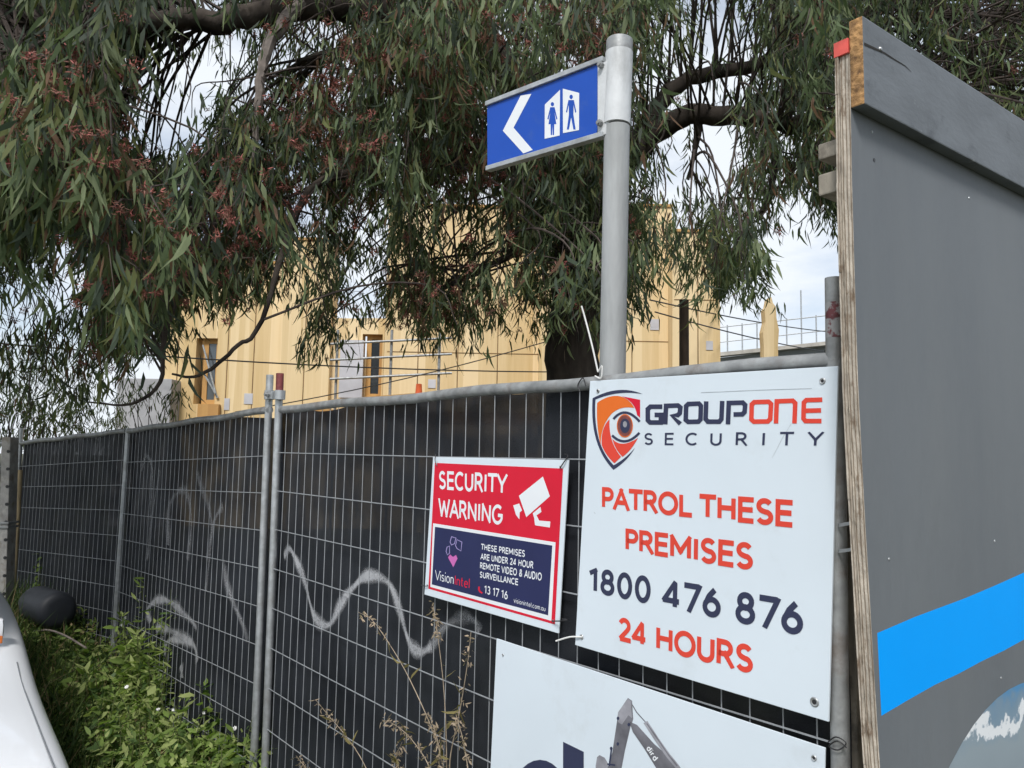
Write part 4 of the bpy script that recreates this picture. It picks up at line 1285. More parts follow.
# dark timber post
b = MB(); p = atY(684, 300, 7.2); gz = ground_z(p.x, p.y)
b.tube([Vector((p.x, p.y, gz)), Vector((p.x, p.y, 1.6)), p], [.05, .046, .044], 10)
o = b.build('timber_post', mat('brown_post', (.075, .05, .035), .85, 0, .4, 20, .5, 60, stretch=(1, 1, .2)), None, True, loc=Vector((p.x, p.y, gz)))
tag(o, 'short dark brown timber post right of the street sign pole', 'post')
# distant shed roof with handrail
RY = 26
rb = thing('roofed_shed', 'low grey roofed building with rooftop handrail beside the hoarding', 'building', atY(775, 455, RY).xy.to_3d() + Vector((0, 0, .4)))
a_ = atY(700, 360, RY); c_ = atY(880, 340, RY)
b = MB(); b.add([Vector((a_.x, RY, .4)), Vector((c_.x, RY, .4)), c_, a_, Vector((a_.x, RY + 8, .4)), Vector((c_.x, RY + 8, .4)), c_ + Vector((0, 8, 0)), a_ + Vector((0, 8, 0))],
                [(0, 1, 2, 3), (5, 4, 7, 6), (0, 3, 7, 4), (1, 5, 6, 2), (3, 2, 6, 7)])
b.build('wall', mat('shed_cladding', (.24, .27, .30), .6, 0, .15, 1.5), rb)
b = MB(); up_ = Vector((0, 0, .12))
b.box(a_ + Vector((-.2, -.4, .0)), (c_ - a_) + Vector((.4, 0, 0)), Vector((0, .5, .0)), up_)
b.build('roof_edge', mat('roof_edge', (.40, .38, .34), .7, 0, .2, 4), rb)
b = MB()
dirv = (c_ - a_)
for k in range(13):
    p = a_ + dirv * (k / 12) + Vector((0, .3, .1))
    b.tube([p, p + Vector((0, 0, 1.0 + (.9 if k in (7,) else 0)))], .025, 6)
for hgt in (.45, .95):
    b.tube([a_ + Vector((0, .3, .1 + hgt)), c_ + Vector((0, .3, .1 + hgt))], .02, 6)
b.build('handrail', M['galv'], rb, True)
# overhead cables
def cable(label, pts, r=.012, m=None):
    b = MB(); b.tube(pts, r, 5); o = b.build('cable', m or M['black_plastic'], None, True, loc=pts[0]); tag(o, label, 'cable', 'cables beyond the fence')
def sagline(p, q_, s, n=12): return [p.lerp(q_, k / n) - Vector((0, 0, s * 4 * (k / n) * (1 - k / n))) for k in range(n + 1)]
cable('thin dark cable crossing the timber building just above the clamp', sagline(atY(-40, 340, 10), atY(575, 372, 13.5), .1), .011)
cable('thin dark cable strung low across the timber building window', sagline(atY(235, 412, 12.5), atY(575, 333, 13), .1), .009)
cable('lower of two cables sloping to the rooftop handrail', sagline(atY(655, 312, 12), atY(860, 356, 20), .1), .012)
cable('upper of two cables sloping to the rooftop handrail', sagline(atY(650, 300, 12), atY(860, 334, 22), .1), .012)

# ------------------------------------------------------------------ bolted post at the left edge
pz = atY(3, 600, 5.6); gz = ground_z(pz.x, pz.y)
tp = atY(6, 437, 5.6)
M['concrete_old'] = two_layer(two_layer(mat('old_concrete', (.33, .32, .30), .9, 0, .25, 14, .5, 50), (.20, .17, .13), 9, .52, .66), (.42, .40, .36), 22, .6, .7)
bp_ = thing('bolted_post', 'grey concrete post with a row of bolt holes at the far left', 'post', Vector((pz.x, pz.y, gz)))
b = MB()
w_ = .062
b.box(Vector((pz.x - w_ / 2, pz.y, gz)), Vector((w_, .0, 0)), Vector((0, .10, 0)), Vector((tp.x - pz.x, 0, tp.z - gz)))
b.build('shaft', M['concrete_old'], bp_, False, .006)
tdir = (Vector((tp.x, tp.y, tp.z)) - Vector((pz.x, pz.y, gz)))
for k in range(9):
    t = .25 + k * .085
    c0 = Vector((pz.x, pz.y, gz)) + tdir * t + Vector((.02, -.004, 0))
    b = MB(); b.tube([c0, c0 + Vector((0, .01, 0))], .011, 10); b.build('hole', M['black_plastic'], bp_)
b = MB()
c0 = Vector((pz.x, pz.y, gz)) + tdir * .56
for dz in (0, .03):
    b.box(c0 + Vector((-w_ / 2 - .01, -.012, dz)), Vector((w_ + .02, 0, 0)), Vector((0, .122, 0)), Vector((0, 0, .014)))
b.build('band', M['galv_dull'], bp_, False, .002)

# dark plastic tub in front of the far panel
tc_ = fence3(47, 606, -.20)
gz = ground_z(tc_.x, tc_.y)
b = MB()
hb_ = (fence3(47, 588, -.20).z - fence3(47, 626, -.20).z) / 2
cz_ = Vector((tc_.x, tc_.y, fence3(47, 607, -.20).z))
b.tube([cz_ + D3 * q_ for q_ in (-.21, -.205, -.185, -.15, -.1, .1, .15, .185, .205, .21)], [hb_ * q_ for q_ in (.55, .82, .96, 1.0, .98, .98, 1.0, .96, .82, .55)], 28)
o = b.build('plastic_drum', mat('dark_plastic', (.018, .021, .027), .6, 0, .25, 6, .1, 30), None, True, loc=Vector((tc_.x, tc_.y, gz)))
tag(o, 'dark rounded drum lying on its side against the far fence panel', 'drum')

# ------------------------------------------------------------------ parked white car (front faces the camera)
def build_car():
    M['car_paint'] = mat('white_car_paint', (.84, .86, .88), .22, 0, .015, 2, spec=.6)
    try: M['car_paint'].node_tree.nodes['Principled BSDF'].inputs['Coat Weight'].default_value = .4
    except Exception: pass
    M['rubber'] = mat('tyre_rubber', (.02, .02, .021), .85, 0, .2, 20, .2, 60)
    M['rim'] = mat('alloy_rim', (.5, .5, .52), .3, .8, .1, 10)
    M['lamp'] = mat('headlamp_glass', (.5, .52, .55), .06, .2, .2, 8, spec=.8)
    M['amber'] = mat('amber_lens', (.6, .16, .03), .25, 0, .2, 30)
    M['car_glass'] = mat('car_glass', (.02, .025, .03), .05, 0, .2, 2, spec=.9)
    M['seam'] = mat('panel_gap', (.16, .17, .18), .8, 0, .1, 9)
    # car frame: L runs from the nose backwards (away), W from right-hand flank inwards
    z0 = ground_z(-2.6, 3.2) * .55
    zsh = EYE - .84
    UP = Vector((0, 0, 1))
    pA = hit(70, 768, Vector((0, 0, zsh)), UP); pB = hit(15, 646, Vector((0, 0, zsh)), UP)
    L = (pB - pA); L.z = 0; L.normalize()
    Wd = Vector((-L.y, L.x, 0))          # to the left of travel away = inwards
    if Wd.x > 0: Wd = -Wd
    nose = pA - L * .75
    org = Vector((nose.x, nose.y, z0))
    root = thing('parked_car', 'white parked car with its front corner beside the weeds', 'car', org)
    WID = 1.74
    def P(l, w, z): q_ = nose + L * l + Wd * (w - .035); return Vector((q_.x, q_.y, z))
    zg = z0
    zb = zg + .20
    # lower body: stations along l with half profile (w, z) mirrored
    st = []
    def prof(l, inset, zshould, zmid, zlow):
        # from centre-top outwards and down to the sill (right side); mirrored on the left
        h = [(WID / 2, zmid), (.45, zmid - .006), (.14 + inset, zshould + .012), (.055 + inset, zshould), (.015 + inset, zshould - .03), (inset, zshould - .09), (inset - .012, zshould - .28), (inset, zlow + .12), (inset + .05, zlow)]
        right = [P(l, w, z) for w, z in h]
        left = [P(l, WID - w, z) for w, z in h[1:]]
        return list(reversed(left)) + right
    S = [(0.0, .30, zsh - .36, zsh - .34, zb + .04), (.05, .14, zsh - .22, zsh - .19, zb), (.16, .055, zsh - .12, zsh - .075, zb), (.38, .015, zsh - .055, zsh + .0, zb), (.75, 0, zsh - .005, zsh + .045, zb),
         (1.2, 0, zsh + .0, zsh + .075, zb), (1.7, 0, zsh + .006, zsh + .09, zb), (2.2, -.01, zsh + .035, zsh + .08, zb), (2.6, -.015, zsh + .075, zsh + .09, zb), (3.4, -.01, zsh + .11, zsh + .12, zb), (3.9, .02, zsh + .10, zsh + .12, zb),
         (4.25, .08, zsh + .03, zsh + .06, zb), (4.4, .16, zsh - .15, zsh - .1, zb + .06)]
    rings = [prof(*s) for s in S]
    n = len(rings[0])
    b = MB(); vs = [p for r_ in rings for p in r_]
    fs = [(i * n + k, i * n + k + 1, (i + 1) * n + k + 1, (i + 1) * n + k) for i in range(len(rings) - 1) for k in range(n - 1)]
    fs += [(i * n + n - 1, i * n, (i + 1) * n, (i + 1) * n + n - 1) for i in range(len(rings) - 1)]
    fs.append(tuple(range(n))); fs.append(tuple(reversed(range((len(rings) - 1) * n, len(rings) * n))))
    b.add(vs, fs)
    body = b.build('body', M['car_paint'], root, True)
    md = body.modifiers.new('sub', 'SUBSURF'); md.levels = 2; md.render_levels = 2
    # bonnet shut lines, proud of the paint
    for side in (0, 1):
        b = MB()
        pts = []
        for l in [.42 + k * .12 for k in range(14)]:
            i = max(k for k in range(len(S)) if S[k][0] <= l)
            s0, s1 = S[i], S[i + 1]; t = (l - s0[0]) / (s1[0] - s0[0])
            ins = s0[1] + (s1[1] - s0[1]) * t; zz = s0[2] + (s1[2] - s0[2]) * t
            w = .068 + ins
            pts.append(P(l, w if side == 0 else WID - w, zz + .0015))
        b.tube(pts, .0024, 6)
        b.build('bonnet_gap', M['seam'], root, True)
    # cabin
    zr_ = zg + 1.46
    zbelt = zsh + .07
    def cab(l, w0, z): return [P(l, w0, z), P(l, WID - w0, z)]
    bt = [P(2.0, .17, zbelt), P(2.0, WID - .17, zbelt), P(4.1, WID - .15, zbelt + .05), P(4.1, .15, zbelt + .05)]
    tp_ = [P(2.45, .26, zr_), P(2.45, WID - .26, zr_), P(3.7, WID - .27, zr_ - .02), P(3.7, .27, zr_ - .02)]
    b = MB(); b.add(bt + tp_, [(0, 1, 5, 4), (1, 2, 6, 5), (2, 3, 7, 6), (3, 0, 4, 7), (4, 5, 6, 7)])
    b.build('cabin', M['car_paint'], root, False, .03)
    def inset_quad(q4, k, off):
        c_ = sum(q4, Vector()) / 4
        nn = (q4[1] - q4[0]).cross(q4[3] - q4[0]).normalized()
        if nn.dot(c_ - P(2.9, WID / 2, zg + 1.1)) < 0: nn = -nn
        return [p.lerp(c_, k) + nn * off for p in q4]
    for nm, q4 in (('windscreen', [bt[0], bt[1], tp_[1], tp_[0]]), ('rear_window', [bt[2], bt[3], tp_[3], tp_[2]]), ('side_window', [bt[3], bt[0], tp_[0], tp_[3]]), ('side_window', [bt[1], bt[2], tp_[2], tp_[1]])):
        b = MB(); b.add(inset_quad(q4, .12, .006), [(0, 1, 2, 3)]); b.build(nm, M['car_glass'], root)
    # wheels
    for l in (.85, 3.45):
        for side in (0, 1):
            w0, w1 = (-.008, .2) if side == 0 else (WID + .008, WID - .2)
            c0, c1 = P(l, w0, zg + .30), P(l, w1, zg + .30)
            ax = (c1 - c0).normalized()
            b = MB(); b.tube([c0 + ax * .012, c0, c1], [.27, .30, .30], 28); wo = b.build('wheel', M['rubber'], root, True)
            b = MB(); b.tube([c0 - ax * .006, c0 + ax * .03], [.2, .21], 20)
            for k in range(5):
                a_ = 2 * pi * k / 5
                e = L * cos(a_) + Vector((0, 0, sin(a_)))
                b.tube([c0 - ax * .012, c0 - ax * .012 + e * .18], .022, 6)
            b.build('rim', M['rim'], wo)
    # lamps, mirrors, plate area, grille
    for side in (0, 1):
        def W(w): return w if side == 0 else WID - w
        b = MB(); b.add([P(.10, W(.085), zsh - .17), P(.30, W(.022), zsh - .12), P(.30, W(.015), zsh - .22), P(.08, W(.11), zsh - .30), P(.02, W(.38), zsh - .27), P(.06, W(.36), zsh - .19)], [(0, 1, 2, 3), (0, 3, 4, 5)])
        o = b.build('headlight', M['lamp'], root)
        sd_ = o.modifiers.new('thick', 'SOLIDIFY'); sd_.thickness = .03; sd_.offset = 0
        b = MB(); c0 = P(2.2, W(.215), zsh + .115)
        b.box(c0 + UP * -.06, L * .09, Wd * (-.12 if side == 0 else .12), UP * .10)
        mo = b.build('mirror', M['car_paint'], root, True, .025)
        b = MB(); c0 = P(2.21, W(.22), zsh + .05)
        b.box(c0, L * .10, Wd * (-.08 if side == 0 else .08), UP * .04); b.build('mirror_foot', M['black_plastic'], mo, False, .006)
        b = MB(); c0 = P(2.188, W(.19), zsh + .06)
        b.box(c0, L * .012, Wd * (-.09 if side == 0 else .09), UP * .03); b.build('indicator', M['amber'], mo, False, .004)
    b = MB(); b.box(P(-.012, .45, zb + .06), L * .03, Wd * .84, UP * .16); b.build('grille', M['black_plastic'], root, False, .008)
build_car()

# ------------------------------------------------------------------ foliage machinery (numpy)
def leaf_mesh(name, base, D, S, length, width, bend, mats, mi, parent=None, loc=None, broad=False):
    """base (n,3) D axis, S side; six verts a leaf, three faces"""
    n = len(base)
    Ns = np.cross(D, S)
    L = length[:, None]; W = width[:, None]; B = bend[:, None]
    t1, t2 = (.28, .66) if not broad else (.35, .7)
    w1, w2 = (.5, .36) if not broad else (.5, .38)
    def pt(t): return base + D * L * t + S * (B * L * t * t)
    v = np.empty((n, 6, 3))
    v[:, 0] = base
    v[:, 1] = pt(t1) + S * W * w1 + Ns * W * .12; v[:, 2] = pt(t1) - S * W * w1 + Ns * W * .12
    v[:, 3] = pt(t2) + S * W * w2; v[:, 4] = pt(t2) - S * W * w2
    v[:, 5] = pt(1.0)
    v = v.reshape(-1, 3)
    org = np.zeros(3)
    if parent is not None: org = np.array(parent.location)
    elif loc is not None: org = np.array(loc)
    v = v - org
    k = np.arange(n)[:, None] * 6
    tri1 = (k + np.array([0, 2, 1])); quad = (k + np.array([1, 2, 4, 3])); tri2 = (k + np.array([3, 4, 5]))
    loops = np.concatenate([tri1, quad, tri2], axis=1).ravel()
    starts = (np.arange(n)[:, None] * 10 + np.array([0, 3, 7])).ravel()
    totals = np.tile([3, 4, 3], n)
    me = bpy.data.meshes.new(name)
    me.vertices.add(len(v)); me.vertices.foreach_set('co', v.ravel())
    me.loops.add(len(loops)); me.loops.foreach_set('vertex_index', loops)
    me.polygons.add(len(starts)); me.polygons.foreach_set('loop_start', starts); me.polygons.foreach_set('loop_total', totals)
    for m in mats: me.materials.append(m)
    me.polygons.foreach_set('material_index', np.repeat(mi, 3).astype(np.int32))
    me.polygons.foreach_set('use_smooth', np.ones(len(starts), dtype=bool))
    me.update(calc_edges=True); me.validate()
    o = link(name, me, parent)
    if parent is None and loc is not None: o.location = loc
    return o

def norm(a): return a / np.linalg.norm(a, axis=1, keepdims=True)

_CR, _CU, _FWD = np.array(CR), np.array(CU), np.array(_fw)
def projn(P):
    v = P - np.array(EYEV)
    z = v @ _FWD
    z = np.where(np.abs(z) < .05, .05, z)
    return 512 + F_PX * (v @ _CR) / z, 384 - F_PX * (v @ _CU) / z
def atYn(px, py, Y):
    d = _CR[None] * ((px - 512) / F_PX)[:, None] - _CU[None] * ((py - 384) / F_PX)[:, None] + _FWD[None]
    return np.array(EYEV)[None] + d * (Y / d[:, 1])[:, None]

# lower outline of the crown and gaps where the sky shows, as seen in the photograph
LOW_X = [-400, -40, 0, 28, 45, 60, 85, 100, 130, 160, 175, 200, 240, 270, 285, 302, 312, 330, 357, 365, 385, 400, 430, 450, 480, 500, 512, 530, 548, 565, 605, 625, 650, 680, 705, 722, 748, 756, 770, 800, 840, 900, 1500]
LOW_Y = [330, 330, 318, 325, 290, 262, 335, 385, 392, 380, 335, 332, 342, 328, 310, 372, 388, 392, 375, 350, 330, 352, 388, 374, 366, 348, 335, 362, 358, 372, 375, 335, 318, 300, 318, 332, 325, 268, 250, 240, 246, 250, 260]
HOLES = [(165, 108, 46, 34, .03), (150, 42, 14, 12, .1), (190, 8, 26, 13, .1), (216, 78, 14, 12, .15), (286, 58, 24, 34, .25), (245, 78, 22, 20, .3), (330, 50, 14, 22, .3), (312, 192, 11, 22, .3), (372, 252, 18, 30, .22),
         (352, 322, 18, 26, .25), (655, 92, 20, 34, .3), (702, 42, 26, 34, .2), (738, 62, 24, 38, .2), (690, 150, 50, 30, .18), (650, 182, 18, 20, .3), (722, 182, 22, 18, .4), (782, 150, 16, 16, .35),
         (70, 290, 26, 38, .12), (25, 350, 30, 50, .05), (300, 300, 16, 30, .1), (345, 90, 12, 30, .4), (90, 150, 8, 12, .3), (200, 215, 14, 16, .4), (375, 60, 10, 14, .3),
          (135, 225, 10, 12, .3), (505, 45, 14, 12, .5), (800, 210, 16, 10, .5), (292, 255, 10, 26, .3), (440, 235, 16, 14, .9), (372, 300, 10, 16, .6), (590, 110, 8, 8, .8), (676, 238, 30, 44, .5), (462, 232, 38, 26, .55), (295, 265, 14, 36, .6), (520, 300, 14, 20, 1.2), (232, 150, 10, 8, .6), (30, 60, 9, 8, .8), (395, 130, 9, 12, .8), (760, 30, 12, 20, .6)]
def crown_density(px, py, holes_only=False):
    low = np.interp(px, LOW_X, LOW_Y)
    d = np.clip((low - py) / 12.0, 0, 1)
    if holes_only: d = np.ones(len(px))
    for (cx, cy, rx, ry, k) in HOLES:
        k = k * .5; e = ((px - cx) / rx / 1.08) ** 2 + ((py - cy) / ry / 1.08) ** 2
        d *= np.where(e < 1, k, np.where(e < 1.5, k + (1 - k) * (e - 1) / .5, 1))
    return d

G1 = leaf_mat('gum_leaf_green', (.080, .112, .052)); G2 = leaf_mat('gum_leaf_pale', (.175, .21, .112)); G3 = leaf_mat('gum_leaf_dark', (.050, .068, .046))
G4 = leaf_mat('gum_leaf_brown', (.135, .080, .048)); G5 = leaf_mat('gum_leaf_olive', (.118, .132, .050))
LEAFM = [G1, G2, G3, G4, G5]
BLOS = mat('gum_blossom', (.22, .065, .045), .7, 0, .5, 9, col2=(.13, .07, .045))
BLOS2 = mat('gum_blossom_pink', (.36, .10, .085), .7, 0, .4, 9)

def make_sprays(C0, per=16, leaf_len=(.085, .14), pal=None, spread=.11, drop=.25):
    """hanging sprays at points C0 -> leaf arrays; pal (n,5) weights"""
    n = len(C0)
    ang = RNG.uniform(0, 2 * pi, n)
    out = np.stack([np.cos(ang), np.sin(ang), np.zeros(n)], 1)
    dl = drop * RNG.uniform(.5, 1.25, n)
    sp = spread * RNG.uniform(.4, 1.6, n)
    s = RNG.uniform(0, 1, (n, per))
    base = C0[:, None, :] + out[:, None, :] * (sp[:, None] * (s ** .7) * 1.6)[:, :, None] + np.array([0, 0, -1.0])[None, None] * (dl[:, None] * s ** 1.3)[:, :, None]
    base += RNG.normal(0, .022, base.shape)
    base = base.reshape(-1, 3)
    N = len(base)
    D = RNG.normal(0, .2, (N, 3)); D[:, 2] = -1.0 + np.abs(D[:, 2]) * .5
    D += np.repeat(out, per, 0) * .18
    D = norm(D)
    a2 = RNG.uniform(0, 2 * pi, N)
    S = np.stack([np.cos(a2), np.sin(a2), np.zeros(N)], 1)
    S = norm(S - D * np.sum(S * D, 1, keepdims=True))
    ln = RNG.uniform(leaf_len[0], leaf_len[1], N)
    wd = ln * RNG.uniform(.11, .17, N)
    bend = RNG.normal(0, .42, N)
    if pal is None: pal = np.tile(np.array([.4, .2, .25, .07, .08]), (n, 1))
    cum = np.cumsum(pal / pal.sum(1, keepdims=True), 1)
    mi = (RNG.uniform(0, 1, (n, per, 1)) > cum[:, None, :]).sum(2).reshape(-1)
    mi = np.clip(mi, 0, 4)
    return base, D, S, ln, wd, bend, mi

FLOWER = [(75, 95, 30, 22), (60, 132, 40, 24), (100, 170, 26, 20), (66, 205, 24, 20), (130, 150, 22, 22), (325, 130, 34, 60), (312, 195, 24, 30), (240, 212, 30, 24), (205, 240, 24, 20), (350, 62, 24, 30), (415, 62, 30, 18),
          (395, 310, 28, 16), (430, 300, 30, 20), (92, 312, 18, 14), (105, 345, 20, 14), (268, 216, 22, 24), (500, 240, 24, 20), (470, 22, 24, 16), (440, 92, 16, 18), (520, 290, 20, 18), (20, 110, 18, 20), (160, 285, 24, 18),
          (250, 290, 26, 18), (360, 210, 20, 26), (470, 180, 30, 40), (120, 250, 26, 20), (540, 120, 24, 20), (590, 45, 20, 16)]
def flowerness(px, py):
    d = np.zeros(len(px))
    for (cx, cy, rx, ry) in FLOWER:
        e = ((px - cx) / rx) ** 2 + ((py - cy) / ry) ** 2
        d = np.maximum(d, np.exp(-e * .9))
    return d

def limb(b, pts, n=10, seg=5, wob=.02):
    P = []; R_ = []
    for i in range(len(pts) - 1):
        a, c = pts[i], pts[i + 1]
        for k in range(seg):
            t = k / seg
            R_.append(a[3] + (c[3] - a[3]) * t)
    P = catmull([atY(p[0], p[1], p[2]) if len(p) == 4 else p for p in pts], seg)
    R_.append(pts[-1][3])
    P = [p + Vector((random.uniform(-1, 1), random.uniform(-1, 1), random.uniform(-1, 1))) * R_[i] * .22 for i, p in enumerate(P)]
    b.tube(P, R_, n)
    return [p for p, r_ in zip(P, R_) if r_ > .012]

# ------------------------------------------------------------------ the big gum tree
tb = atY(572, 455, 6.0); tgz = ground_z(tb.x, tb.y)
tree = thing('gum_tree', 'big drooping gum tree with long narrow leaves and red blossom, hanging over the fence', 'tree', Vector((tb.x, tb.y, tgz)))
skel = []
b = MB()
tr_pts = [Vector((tb.x + .02, tb.y, tgz - .1)), Vector((tb.x + .03, tb.y, tgz + .7)), atY(572, 388, 6), atY(573, 340, 6), atY(578, 296, 6), atY(582, 262, 6)]
rr = [.30, .225, .205, .20, .20, .21]
P = catmull(tr_pts, 5); R_ = [rr[min(i // 5, 5)] + (rr[min(i // 5 + 1, 5)] - rr[min(i // 5, 5)]) * (i % 5) / 5 for i in range(len(P))]
P = [p + Vector((random.uniform(-1, 1), random.uniform(-1, 1), 0)) * .016 for p in P]
b.tube(P, R_, 16)
b.build('trunk', M['bark'], tree, True)
limbs = [
    [(582, 275, 6.0, .17), (606, 195, 5.9, .11), (645, 143, 5.8, .085), (690, 116, 5.7, .075), (730, 115, 5.6, .07), (768, 121, 5.6, .06), (800, 124, 5.6, .065), (900, 100, 5.7, .045), (1000, 60, 5.8, .025)],
    [(636, 150, 5.82, .085), (664, 98, 5.85, .062), (698, 76, 5.9, .055), (757, 65, 5.9, .048), (820, 40, 5.9, .035), (900, 0, 6, .02)],
    [(580, 280, 6.0, .16), (560, 180, 6.0, .14), (520, 85, 5.8, .13), (445, 38, 5.5, .11), (395, 20, 5.3, .10), (340, 8, 5.1, .088), (270, 12, 4.9, .078), (215, 22, 4.7, .070), (175, 17, 4.6, .055), (100, 30, 4.3, .04), (20, 55, 4.0, .022)],
    [(300, 3, 4.95, .05), (272, 38, 4.85, .040), (262, 68, 4.8, .034), (258, 108, 4.8, .028), (254, 160, 4.8, .014)],
    [(560, 190, 6.0, .12), (600, 60, 6.2, .11), (650, -60, 6.5, .09), (700, -200, 6.8, .06), (740, -330, 7, .02)],
    [(520, 85, 5.8, .1), (420, -60, 5.9, .08), (320, -170, 6.1, .06), (220, -260, 6.2, .02)],
    [(395, 20, 5.3, .06), (380, 45, 5.2, .045), (335, 52, 5.15, .03), (300, 60, 5.1, .012)],
    [(560, 200, 6.0, .07), (480, 160, 5.6, .05), (390, 170, 5.2, .035), (310, 190, 4.9, .025), (262, 320, 4.6, .014), (238, 345, 4.55, .012), (215, 366, 4.5, .011), (194, 377, 4.5, .009), (172, 374, 4.5, .006)],
    [(254, 160, 4.8, .02), (200, 250, 4.5, .018), (166, 330, 4.5, .014), (160, 382, 4.5, .012), (130, 404, 4.6, .008), (88, 402, 4.7, .005)],
    [(100, 30, 4.3, .03), (60, 80, 3.9, .02), (-20, 95, 3.6, .012)],
    [(700, 115, 5.7, .04), (695, 150, 5.7, .02), (688, 180, 5.7, .01)],
    [(768, 120, 5.6, .05), (775, 170, 5.6, .03), (760, 220, 5.6, .012)],
    [(560, 230, 6.0, .05), (520, 250, 5.7, .03), (440, 290, 5.4, .015)],
]
for L_ in limbs:
    b = MB()
    skel += limb(b, L_, 12 if L_[0][3] > .06 else 8)
    b.build('limb', M['grey_twig'] if L_[0][0] in (300,) else M['bark'], tree, True)

# clusters of sprays
def sample_clusters(n, xr, yr, zr_, sig, per):
    px = RNG.uniform(*xr, n); py = RNG.uniform(*yr, n); Z = RNG.uniform(*zr_, n)
    cen = atYn(px, py, Z)
    pts = np.repeat(cen, per, 0) + RNG.normal(0, 1, (n * per, 3)) * np.array(sig)
    cid = np.repeat(np.arange(n), per)
    return cen, pts, cid
cenA, ptsA, cidA = sample_clusters(2050, (-330, 1250), (-330, 385), (4.3, 7.8), (.24, .3, .2), 18)
cenB, ptsB, cidB = sample_clusters(95, (-160, 190), (-160, 330), (3.3, 4.4), (.22, .2, .2), 14)
cenC, ptsC, cidC = sample_clusters(8, (375, 455), (-10, 100), (4.0, 4.5), (.12, .15, .12), 12)
cen = np.concatenate([cenA, cenB, cenC]); pts = np.concatenate([ptsA, ptsB, ptsC])
cid = np.concatenate([cidA, cidB + len(cenA), cidC + len(cenA) + len(cenB)])
tone = RNG.dirichlet([.8, .5, .6, .07, .2], len(cen))
pal = tone[cid] * .82 + np.array([.4, .2, .25, .03, .08]) * .25
px, py = projn(pts + np.array([0, 0, -.17]))
tipx, tipy = projn(pts + np.array([0, 0, -.42]))
dens = np.minimum(np.minimum(crown_density(px, py), crown_density(*projn(pts), True)), crown_density(*projn(pts + np.array([0, 0, -.33])), True)) * (tipy < np.interp(tipx, LOW_X, LOW_Y) + RNG.uniform(-14, 10, len(tipx)))
dens = np.where(py < -20, .3, dens)
# right of the hoarding the crown gives way to the tree behind
dens = np.where((px > 860) & (py > -40), dens * .35, dens)
hgt = pts[:, 2]
# open in front of the big limbs
for (cx, cy, rx, ry, zmax) in ((240, 12, 70, 20, 5.1), (365, 18, 60, 26, 5.6), (264, 75, 14, 60, 5.0), (700, 112, 80, 26, 6.0), (705, 78, 55, 22, 6.0), (500, 70, 24, 24, 5.5), (570, 330, 26, 70, 5.9)):
    e = ((px - cx) / rx) ** 2 + ((py - cy) / ry) ** 2
    dens = np.where((e < 1) & (pts[:, 1] < zmax), dens * (.22 if cy > 300 else .4 if cy == 112 else .12), dens)
keep = (RNG.uniform(0, 1, len(pts)) < dens) & (hgt > 1.9) & (hgt < 6.5)
pts = pts[keep]; pal = pal[keep]; cid = cid[keep]
fr = atYn(RNG.uniform(-60, 135, 95), RNG.uniform(300, 385, 95), RNG.uniform(4.6, 6.2, 95))
fr = fr[RNG.uniform(0, 1, 95) < .75]
pts = np.concatenate([pts, fr]); pal = np.concatenate([pal, np.tile(np.array([.35, .15, .35, .08, .1]), (len(fr), 1))]); cid = np.concatenate([cid, np.full(len(fr), -1)])
fl = flowerness(*projn(pts + np.array([0, 0, -.12])))
pal[:, 3] += fl * .28; pal[:, 4] += fl * .3
near = pts[:, 1] < 4.05
a1 = make_sprays(pts[~near], 18, (.075, .125), pal[~near])
a2 = make_sprays(pts[near], 15, (.11, .165), pal[near], .12, .36)
arr = [np.concatenate([p_, q_]) for p_, q_ in zip(a1, a2)]
leaf_mesh('crown', *arr[:6], LEAFM, arr[6], tree)
# twigs joining clusters to the limbs
sk = np.array([tuple(p) for p in skel])
b = MB()
used = np.unique(cid[cid >= 0])
for p_ in fr:
    e = Vector(p_); a_ = e + Vector((random.uniform(-.5, .3), random.uniform(-.4, .2), random.uniform(.5, .9)))
    b.tube(catmull([a_, a_.lerp(e, .6) + Vector((.05, .05, .08)), e], 4), .003, 4, caps=False)
for c_ in used:
    p = pts[cid == c_].mean(0) + np.array([0, 0, .1])
    k = int(RNG.choice(np.argsort(np.linalg.norm((sk - p) * np.array([1, 1, .8]), axis=1))[:14]))
    a_ = Vector(sk[k]); e = Vector(p)
    if (e - a_).length < .05: continue
    L0 = (e - a_).length
    mid = a_.lerp(e, .5) + Vector((random.uniform(-.1, .1), random.uniform(-.1, .1), .16 * L0 * .6))
    P = catmull([a_, mid, e, e + Vector((random.uniform(-.15, .15), random.uniform(-.15, .15), -.22))], 4)
    r0 = min(.012, .004 + .004 * L0)
    b.tube(P, [r0 + (.0025 - r0) * i / (len(P) - 1) for i in range(len(P))], 5, caps=False)
# fine hanging twiglets in each spray
for i in range(0, len(pts), 2):
    p = Vector(pts[i])
    q_ = p + Vector((random.uniform(-.12, .12), random.uniform(-.12, .12), random.uniform(-.1, .06)))
    b.tube([q_, p, p + Vector((random.uniform(-.06, .06), random.uniform(-.06, .06), -.26))], [.0028, .0024, .001], 3, caps=False)
b.build('twigs', M['twig'], tree, False, recalc=False)
